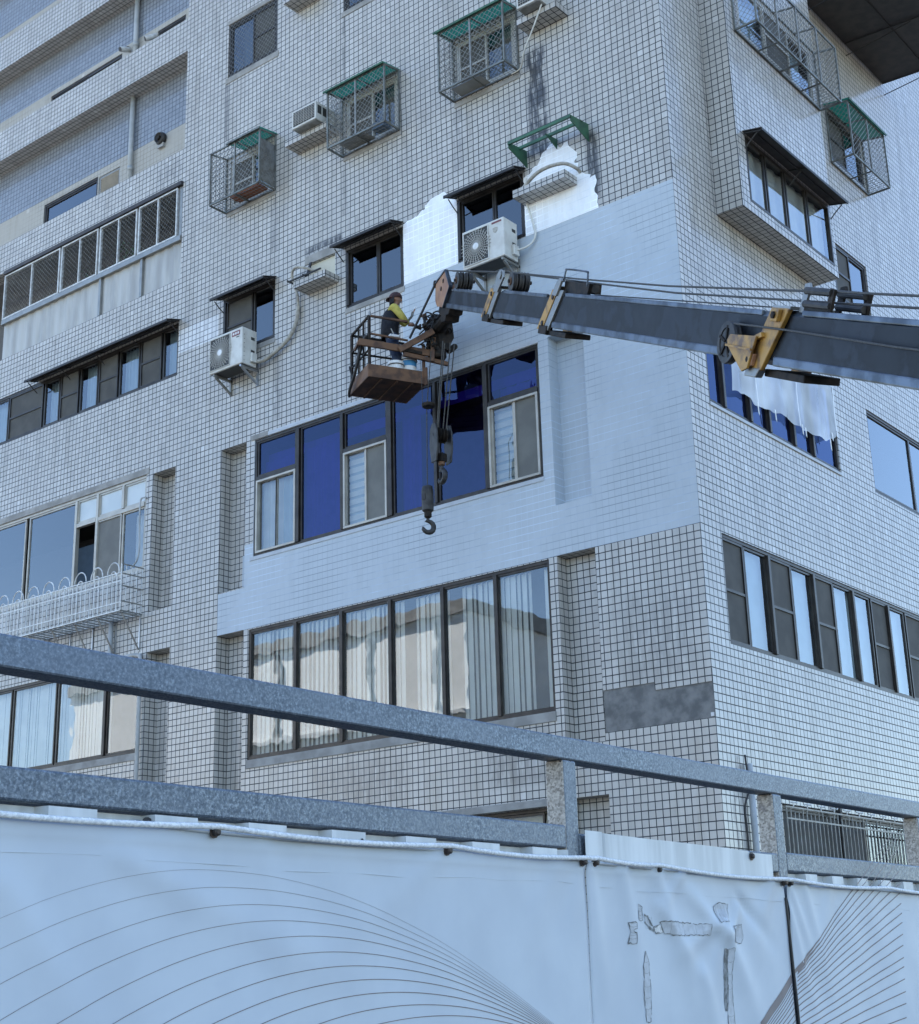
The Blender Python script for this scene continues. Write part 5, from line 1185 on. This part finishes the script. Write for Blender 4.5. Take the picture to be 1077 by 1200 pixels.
kbar(.02, .02, zm_, .60, .02, zm_ - .02, .026, .026, 'rust', 'mid_rail'); kbar(.02, .02, zm_, .02, L2 - .02, zm_, .026, .026, 'grease', 'mid_rail'); kbar(.02, L2 - .02, zm_, L1 - .02, L2 - .02, zm_, .026, .026, 'grease', 'mid_rail')
kbar(.02, .02, .42, .02, L2 - .02, .42, .022, .022, 'grease', 'mid_rail'); kbar(.02, .25, .19, .02, .25, zt_, .024, .024, 'grease', 'post'); kbar(.02, .45, .19, .02, .45, zt_, .024, .024, 'grease', 'post')
MB().tube([kp(.03, .02, zt_), kp(.03, .02, zt_ + .06)], .018, 8).build('post_cap', 'alugrey', basket)
# channel across the near side, its diagonal and the greasy slewing head
kbar(-.14, .0, .50, .98, -.03, .47, .035, .10, 'rust', 'side_channel')
kbar(-.10, .28, .50, -.14, .0, .50, .03, .05, 'rust', 'side_arm')
kbar(.44, -.055, .44, .92, -.16, .76, .035, .085, 'rust', 'diagonal_channel')
kbar(.50, -.05, .39, 1.20, .0, .36, .045, .06, 'rust', 'lower_channel'); kbar(.50, -.05, .46, 1.15, .0, .44, .03, .05, 'grease', 'lower_channel')
kbar(L1 - .01, -.03, .24, L1 - .01, -.03, -.02, .045, .03, 'rust', 'hanger_strap'); kbar(.93, -.06, .34, .96, -.08, .70, .04, .06, 'rust', 'hanger_strap')
rnd = random.Random(9)
hub = kp(1.05, .02, .76)
mb = MB(); mb.lathe(hub + V((0, 0, -.34)), (0, 0, 1), [(.11, 0), (.13, .03), (.13, .16), (.10, .17), (.10, .40), (.14, .41), (.14, .52), (.09, .54), (.09, .66)], 18); mb.build('slewing_head', 'grease', basket)
mb = MB(); mb.prism([hub + V((0, 0, .10)) + E1 * x + E2 * .10 + V((0, 0, z)) for x, z in ((-.10, -.25), (.12, -.30), (.22, -.10), (.20, .24), (-.02, .30), (-.12, .16))], E2 * -.04); mb.build('head_cheek', 'grease', basket)
mb = MB(); mb.prism([hub + V((0, 0, .10)) + E1 * x + E2 * -.12 + V((0, 0, z)) for x, z in ((-.02, -.32), (.10, -.34), (.20, -.14), (.17, .20), (.02, .24), (-.06, .05))], E2 * -.03); mb.build('head_cheek', 'grease', basket)
for i in range(26):
    c = hub + E1 * rnd.uniform(-.30, .16) + E2 * rnd.uniform(-.16, .10) + V((0, 0, rnd.uniform(-.28, .34)))
    d = V((rnd.uniform(-1, 1), rnd.uniform(-1, 1), rnd.uniform(-1, 1))).normalized(); r = rnd.uniform(.018, .045)
    MB().lathe(c, d, [(r, 0), (r, .03), (r * .6, .032), (r * .6, .10)], 8).build('fitting', ['grease', 'grease', 'rust'][i % 3], basket)
for i in range(12):
    p = [hub + E1 * rnd.uniform(-.30, .1) + E2 * rnd.uniform(-.14, 0) + V((0, 0, rnd.uniform(-.2, .35))) for _ in range(4)]
    MB().tube(smooth_path(p, 5), .011, 6).build('hydraulic_hose', 'black', basket, smooth=True)
MB().tube([hub + V((0, 0, .10)), bp(.10, -.14, .13)], .09, 12).build('head_link', 'grease', basket)
MB().prism([bp(a, h, .02) for a, h in ((-.28, -.04), (.30, -.12), (.26, -.20), (.12, -.22), (.10, -.30), (-.14, -.33), (-.16, -.24), (-.34, -.20))], BS * .2).build('head_cheek', 'grease', basket, bevel=.01)
MB().lathe(hub + E1 * .16 + V((0, 0, -.20)), (E1 * .7 + V((0, 0, .6))), [(.035, 0), (.045, .02), (.045, .16), (.03, .18)], 10).build('slew_motor', 'grease', basket)
MB().tube([bp(-.60, .18, .0), kp(.58, -.10, .62)], .017, 8).build('levelling_rod', 'black', basket)
for i, (b0, z0) in enumerate(((.10, .3), (.16, .35))):
    MB().tube(smooth_path([kp(-.03, .02, .62), kp(-.06, .15 + i * .05, .45), kp(-.07, .35, .2), kp(-.06, .62, .02), kp(-.02, .74, -.02)], 6), .022, 7).build('hydraulic_hose', 'black', basket, smooth=True)
MB().tube(smooth_path([kp(-.02, .55, .15), kp(-.05, .62, .32), kp(-.03, .70, .42), kp(.0, .72, .30), kp(-.02, .66, .18)], 6), .010, 6).build('hydraulic_hose', 'black', basket, smooth=True)
# pails standing on the basket floor
def pail(a, b, r, h, z, label, lab):
    c = kp(a, b, z); t = thing('paint_pail', label, 'pail', tuple(c))
    MB().lathe(c, (0, 0, 1), [(r * .86, 0), (r * .97, h * .86), (r * 1.06, h * .87), (r * 1.06, h), (r * .93, h), (r * .80, h * .3)], 20).build('bucket', 'pail', t, smooth=False)
    if lab: MB().lathe(c, (0, 0, 1), [(r * .945 + .004, h * .62), (r * .965 + .004, h * .80)], 20).build('label', 'paillabel', t)
    MB().tube([c + V((0, 0, h * .9)) + E1 * (r * 1.06 * math.cos(q * PI / 10)) + E2 * -(r * 1.06 * math.sin(q * PI / 10)) + V((0, 0, -.02)) for q in range(11)], .005, 5).build('handle', 'rope', t)
pail(.66, .16, .118, .42, .023, 'white paint pail with a blue label in the rusty basket', True)
pail(.46, .14, .112, .30, .023, 'plain white pail by the worker\'s shoes', False)
c = kp(.40, .05, .94 - .26); t = thing('paint_tray', 'white paint tray hooked on the basket rail in front of the worker', 'tray', tuple(c))
MB().obox(c, E1, E2, V((0, 0, 1)), .075, .05, .02).build('dish', 'pail', t, bevel=.01); MB().tube([c + E1 * .02, c + E1 * -.04 + V((0, 0, .12))], .008, 6).build('handle', 'alugrey', t)

# ------------------------------------------------------------------ hook blocks on their falls of rope
def hook_mesh(c, sc, d=V((.78, .62, 0))):
    pts = []; rr = []
    pts += [c + V((0, 0, 0)), c + V((0, 0, -.05 * sc))]; rr += [.022 * sc, .024 * sc]
    for i in range(13):
        an = math.radians(110 - i * 24); pts.append(c + V((0, 0, -.16 * sc)) + d * (.085 * sc * math.cos(an)) + V((0, 0, .085 * sc * math.sin(an)))); rr.append((.026 + .014 * math.sin(PI * i / 12)) * sc)
    rr[-1] = .010 * sc
    return MB().tube(pts, rr, 9)
hb = V((-3.365, -.85, 8.30)); blk = thing('hook_block', 'heavy black hook block hanging on four ropes, higher hook', 'hook block', tuple(hb))
s_ = V((.40, .9165, 0)); n_ = V((.9165, -.40, 0))
for k_ in (-1, 1):
    prof = [(-.07, -.03), (.07, -.03), (.115, .16), (.11, .38), (.07, .50), (-.03, .53), (-.10, .44), (-.115, .22)]
    MB().prism([hb + s_ * (k_ * .10) + n_ * x + V((0, 0, z)) for x, z in prof], s_ * (.022 * k_)).build('cheek_plate', 'hook', blk, bevel=.006)
for k_ in (-.045, 0, .045): MB().lathe(hb + s_ * (k_ - .015) + V((0, 0, .36)), s_, [(.03, 0), (.105, .004), (.085, .015), (.105, .026), (.03, .03)], 20).build('sheave', 'grease', blk)
MB().tube([hb - s_ * .125 + V((0, 0, .36)), hb + s_ * .125 + V((0, 0, .36))], .022, 10).build('pin', 'hook', blk)
MB().box(hb.x - .055, hb.x + .055, hb.y - .055, hb.y + .055, hb.z - .02, hb.z + .10).build('trunnion', 'grease', blk, bevel=.01)
MB().lathe(hb + V((0, 0, -.07)), (0, 0, 1), [(.03, 0), (.045, .01), (.045, .06)], 12).build('swivel', 'rust', blk)
hook_mesh(hb + V((0, 0, -.06)), 1.0, n_).build('hook', 'hook', blk, smooth=True)
for x, y in ((-.072, .02), (-.03, -.03), (.02, .02), (.082, -.01)):
    MB().tube([hb + s_ * x + n_ * y + V((0, 0, .42)), V((-3.12, -.92, 9.93)) + s_ * (x * 1.25 - .02) + n_ * y], .0085, 6).build('wire_rope', 'rope', blk)
hc = V((-3.60, -.88, 7.62)); bl2 = thing('hook_weight', 'slim black hook weight on a single wire, the lower hook', 'hook block', tuple(hc))
MB().lathe(hc, (0, 0, 1), [(.055, 0), (.078, .02), (.082, .12), (.082, .30), (.070, .36), (.03, .375)], 18).build('weight', 'hook', bl2, smooth=False, bevel=.004)
MB().box(hc.x - .028, hc.x + .028, hc.y - .09, hc.y - .07, hc.z + .16, hc.z + .24).build('slot', 'black', bl2)
MB().lathe(hc + V((0, 0, -.09)), (0, 0, 1), [(.025, 0), (.05, .02), (.05, .09)], 10).build('swivel', 'grease', bl2)
hook_mesh(hc + V((0, 0, -.06)), .92, V((.5, .86, 0))).build('hook', 'hook', bl2, smooth=True)
MB().tube([hc + V((0, 0, .37)), hc + V((.02, 0, 1.50)), V((-3.30, -1.10, 9.80))], .0065, 6).build('wire_rope', 'rope', bl2)
MB().lathe(V((-3.475, -.97, 9.10)), (0, 0, 1), [(.03, -.035), (.085, -.028), (.095, 0), (.085, .02), (.03, .028)], 18).build('trip_weight', 'grease', bl2)
MB().tube([V((-3.55, -1.0, 9.10)), V((-3.49, -1.1, 9.75))], .004, 5).build('trip_line', 'rope', bl2)

# ------------------------------------------------------------------ the worker painting the wall from the basket
PF, PL = V((.783, .622, 0)), V((-.622, .783, 0)); HIP = V((-4.27, -.80, 10.41))
def pp(f, l, u): return HIP + PF * f + PL * l + V((0, 0, u))
J = {'pelvis': (0, 0, 0, .128, .108), 'waist': (-.012, 0, .12, .122, .105), 'chest': (.0, 0, .29, .142, .118), 'yoke': (.03, 0, .415, .104, .088), 'neck': (.055, 0, .475, .046, .044), 'jaw': (.085, 0, .53, .062, .058), 'head': (.072, 0, .59, .080, .074), 'crown': (.055, 0, .645, .058, .056),
     'nose': (.165, 0, .565, .012, .012), 'earR': (.06, -.083, .57, .013, .018), 'earL': (.06, .083, .57, .013, .018),
     'shR': (.05, -.150, .405, .068, .066), 'elR': (.175, -.19, .205, .054, .052), 'wrR': (.245, -.10, .150, .032, .028), 'shL': (.06, .145, .420, .058, .055), 'elL': (.175, .215, .270, .043, .043), 'wrL': (.245, .20, .350, .031, .028),
     'hpR': (.005, -.085, -.06, .100, .105), 'knR': (.085, -.10, -.38, .078, .078), 'anR': (-.005, -.10, -.715, .052, .054), 'toR': (.125, -.11, -.745, .040, .032), 'hpL': (.005, .085, -.06, .100, .105), 'knL': (.11, .10, -.37, .078, .078), 'anL': (.03, .10, -.715, .052, .054), 'toL': (.16, .11, -.745, .040, .032)}
ED = [('pelvis', 'waist'), ('waist', 'chest'), ('chest', 'yoke'), ('yoke', 'neck'), ('neck', 'jaw'), ('jaw', 'head'), ('head', 'crown'), ('head', 'nose'), ('head', 'earR'), ('head', 'earL'), ('yoke', 'shR'), ('shR', 'elR'), ('elR', 'wrR'), ('yoke', 'shL'), ('shL', 'elL'), ('elL', 'wrL'),
      ('pelvis', 'hpR'), ('hpR', 'knR'), ('knR', 'anR'), ('anR', 'toR'), ('pelvis', 'hpL'), ('hpL', 'knL'), ('knL', 'anL'), ('anL', 'toL')]
def skinned(name, J, ED, root, keyf, keys, sub=2):
    nm = list(J); me = bpy.data.meshes.new(name); me.from_pydata([J[k][0] for k in nm], [(nm.index(a), nm.index(b)) for a, b in ED], [])
    o = bpy.data.objects.new(name + '_tmp', me); COL.objects.link(o)
    md = o.modifiers.new('skin', 'SKIN'); md.use_smooth_shade = True; md.branch_smoothing = .4
    for i, k in enumerate(nm):
        sv = me.skin_vertices[0].data[i]; sv.radius = J[k][1]; sv.use_root = (k == root)
    ss = o.modifiers.new('sub', 'SUBSURF'); ss.levels = ss.render_levels = sub
    dg = bpy.context.evaluated_depsgraph_get(); ev = o.evaluated_get(dg); m2 = bpy.data.meshes.new_from_object(ev)
    bpy.data.objects.remove(o); m2.name = name; m2.materials.clear()
    for k in keys: m2.materials.append(M[k])
    for p in m2.polygons: p.material_index = keyf(p.center); p.use_smooth = True
    r = bpy.data.objects.new(name, m2); COL.objects.link(r); return r
def body_key(c):
    q = c - HIP; u = q.z; f = q.dot(PF); l = q.dot(PL)
    if u > .465 and abs(l) < .12: return 0                 # skin of head and neck
    if abs(l) > .098 and u > .10: 
        return 1                                            # sleeves
    if u > .12 and (f > .17): return 1
    if u > .02: return 2                                   # vest
    if u < -.68: return 4
    return 3
person = skinned('person', {k: (pp(*v[:3]), v[3:]) for k, v in J.items()}, ED, 'pelvis', body_key, ['skin', 'sleeve', 'vest', 'jeans', 'shoe'])
tag(person, 'person in yellow sleeves, dark vest and maroon cap painting from the basket', 'person')
# vest worn over the top
mb = MB(); rings = [(-.02, 0, -.04, .150, .132), (-.025, 0, .05, .146, .130), (-.02, 0, .17, .150, .132), (-.005, 0, .29, .158, .134), (.015, 0, .37, .148, .122), (.035, 0, .43, .112, .092), (.05, 0, .465, .066, .062)]
vs = []; seg = 20
for f, l, u, rl, rf in rings:
    for i in range(seg): a = 2 * PI * i / seg; vs.append(pp(f + rf * math.cos(a), l + rl * math.sin(a), u + .01 * math.sin(3 * a)))
mb.add(vs, [(i * seg + k, i * seg + (k + 1) % seg, (i + 1) * seg + (k + 1) % seg, (i + 1) * seg + k) for i in range(len(rings) - 1) for k in range(seg)])
o = mb.build('vest', 'vest', person, smooth=True); md = o.modifiers.new('thick', 'SOLIDIFY'); md.thickness = .008
# cap worn backwards, with a cloth over the nape
hc_ = pp(.07, 0, .585); ax = (V((0, 0, 1)) + PF * -.25).normalized()
MB().lathe(hc_ - ax * .0, ax, [(.096, .0), (.097, .03), (.088, .065), (.06, .093), (.02, .104)], 20).build('cap', 'cap', person, smooth=True)
mb = MB(); vs = []
for i in range(9):
    a = math.radians(120 + i * 15); d = PF * math.cos(a) + PL * math.sin(a); r = .055 * math.sin(PI * i / 8)
    vs += [hc_ + d * .093 + ax * .004, hc_ + d * (.098 + r) + ax * (.004 - .3 * r)]
mb.add(vs, [(2 * i, 2 * i + 2, 2 * i + 3, 2 * i + 1) for i in range(8)]); o = mb.build('cap_brim', 'cap', person, smooth=True); o.modifiers.new('thick', 'SOLIDIFY').thickness = .005
mb = MB(); vs = []
for j in range(4):
    for i in range(11):
        a = math.radians(105 + i * 15); d = PF * math.cos(a) + PL * math.sin(a); vs.append(hc_ + d * (.09 + .004 * math.sin(i * 2)) + V((0, 0, .01 - j * .035)))
mb.add(vs, [(j * 11 + i, j * 11 + i + 1, (j + 1) * 11 + i + 1, (j + 1) * 11 + i) for j in range(3) for i in range(10)]); o = mb.build('hair', 'vest', person, smooth=True); o.modifiers.new('thick', 'SOLIDIFY').thickness = .006
for s in (-1, 1): MB().lathe(pp(.143, s * .030, .585), PF, [(.003, 0), (.009, .003), (.009, .007), (.002, .010)], 8).build('eye', 'black', person, smooth=True)
MB().tube([pp(.150, -.022, .532), pp(.156, 0, .530), pp(.150, .022, .532)], .005, 5).build('mouth', 'skin', person)
def hand(name, key, w, fd, up, side):
    """palm and five curled fingers; fd where they point, up the back of the hand, side towards the thumb"""
    fd = fd.normalized(); side = side.normalized(); up = fd.cross(side).normalized() if up is None else up
    JJ = {'w': (w, (.024, .020)), 'p': (w + fd * .035, (.030, .016)), 'k': (w + fd * .065, (.032, .015))}; EE = [('w', 'p'), ('p', 'k')]
    mb = MB()
    for i, (o_, ln) in enumerate(((-.027, .050), (-.009, .062), (.009, .066), (.026, .058))):
        b = w + fd * .062 + side * o_; p1 = b + fd * ln * .5 - up * .006; p2 = p1 + fd * ln * .3 - up * ln * .30; p3 = p2 + fd * ln * .02 - up * ln * .34
        mb.tube(smooth_path([b, p1, p2, p3], 3), [.0095 - .0003 * k for k in range(10)], 7)
    b = w + fd * .025 + side * .030; mb.tube(smooth_path([b, b + side * .022 + fd * .02 - up * .01, b + side * .022 + fd * .045 - up * .028], 3), [.0115 - .0004 * k for k in range(7)], 7)
    mb.obox(w + fd * .035, fd, side, up, .040, .036, .0145)
    o = mb.build(name, key, person, smooth=True); return o
hand('glove', 'glove', pp(.25, .20, .36), PF * .6 + V((0, 0, .75)) + PL * .1, None, PL * -1 + PF * .3)
hand('hand', 'skin', pp(.25, -.095, .148), PF * .8 + PL * .5 + V((0, 0, .1)), None, PL * .6 + V((0, 0, .8)))
t = thing('paint_brush', 'flat paint brush held up in the worker\'s gloved hand', 'brush', tuple(pp(.29, .20, .42)))
MB().bar(pp(.29, .19, .40), pp(.33, .21, .52), .022, .014).build('handle', 'tan', t); MB().bar(pp(.33, .21, .52), pp(.345, .217, .565), .06, .018).build('bristles', 'pail', t)
# ------------------------------------------------------------------ buildings across the street, seen mirrored in the panes
def far_block(name, label, x0, x1, y0, y1, h, key, nx, nz, face='+y'):
    t = thing(name, label, 'building', ((x0 + x1) / 2, (y0 + y1) / 2, 0))
    MB().box(x0, x1, y0, y1, 0, h).build('wall', key, t)
    MB().box(x0 - .2, x1 + .2, y0 - .2, y1 + .2, h, h + .5).build('roof', 'concrete', t)
    for i in range(nx):
        for j in range(nz):
            a = x0 + (i + .5) * (x1 - x0) / nx; z = 1.6 + j * 3.1
            w = MB().box(a - .55, a + .55, y1 + .002, y1 + .06, z, z + 1.3).build('window', 'bronze', t)
            MB().box(a - .48, a + .48, y1 + .061, y1 + .07, z + .07, z + 1.23).build('pane', 'winpane', w)
    return t
far_block('cream_building', 'sunlit cream building across the street, mirrored in the second floor panes', -46, -23.5, -40, -25, 14.2, 'creamwall', 3, 3)
cb = bpy.data.objects['cream_building']
for z in (4.2, 7.4, 10.6): MB().box(-46, -23.5, -24.99, -24.75, z, z + .18).build('ledge', 'greywall', cb)
for x in (-39.5, -33.0, -28.2, -25.0): MB().box(x, x + .14, -24.99, -24.84, 0, 14).build('drain_pipe', 'pvc', cb)
far_block('grey_building', 'low grey building across the street, mirrored low in the right panes', -22, -6, -48, -33, 11.5, 'greywall', 4, 3)

# ------------------------------------------------------------------ sky, sun, camera
w = bpy.data.worlds.new('World'); S.world = w; w.use_nodes = True
nt = w.node_tree; nt.nodes.clear()
sky = nt.nodes.new('ShaderNodeTexSky'); sky.sky_type = 'NISHITA'; sky.sun_disc = False
SUN_EL, SUN_AZ = math.radians(54), V((-.62, .785, 0)).normalized()     # the sun stands behind the building, to the left
sky.sun_elevation = SUN_EL
sky.sun_rotation = math.atan2(SUN_AZ.x, SUN_AZ.y)
sky.altitude = 50; sky.air_density = 1.0; sky.dust_density = .15; sky.ozone_density = 2.0
bg = nt.nodes.new('ShaderNodeBackground'); bg.inputs[1].default_value = .15
ow = nt.nodes.new('ShaderNodeOutputWorld'); nt.links.new(sky.outputs[0], bg.inputs[0]); nt.links.new(bg.outputs[0], ow.inputs[0])
sl = bpy.data.lights.new('sun', 'SUN'); sl.energy = 5.0; sl.angle = math.radians(.5); sl.color = (1, .95, .87)
so = bpy.data.objects.new('sun', sl); COL.objects.link(so)
sd = SUN_AZ * math.cos(SUN_EL) + V((0, 0, math.sin(SUN_EL)))
so.rotation_euler = (-sd).to_track_quat('-Z', 'Y').to_euler(); so.location = sd * 60
cam = bpy.data.cameras.new('camera'); co = bpy.data.objects.new('camera', cam); COL.objects.link(co); S.camera = co
cam.sensor_fit = 'VERTICAL'; cam.sensor_height = 36.0; cam.lens = 1737.83 / 1200 * 36; cam.clip_end = 2000; cam.clip_start = .1
a, b, g_ = .670985, .307004, -.0284576
right = V((math.cos(a), math.sin(a), 0)); fwd = V((-math.sin(a) * math.cos(b), math.cos(a) * math.cos(b), math.sin(b))); up = right.cross(fwd)
r2 = right * math.cos(g_) + up * math.sin(g_); u2 = -right * math.sin(g_) + up * math.cos(g_)
co.matrix_world = Matrix(((r2.x, u2.x, -fwd.x, 8.50629), (r2.y, u2.y, -fwd.y, -15.4497), (r2.z, u2.z, -fwd.z, -5.29542 + OZ), (0, 0, 0, 1)))
S.view_settings.view_transform = 'Standard'; S.view_settings.look = 'None'; S.view_settings.gamma = 1.0
S.view_settings.exposure = 1.65
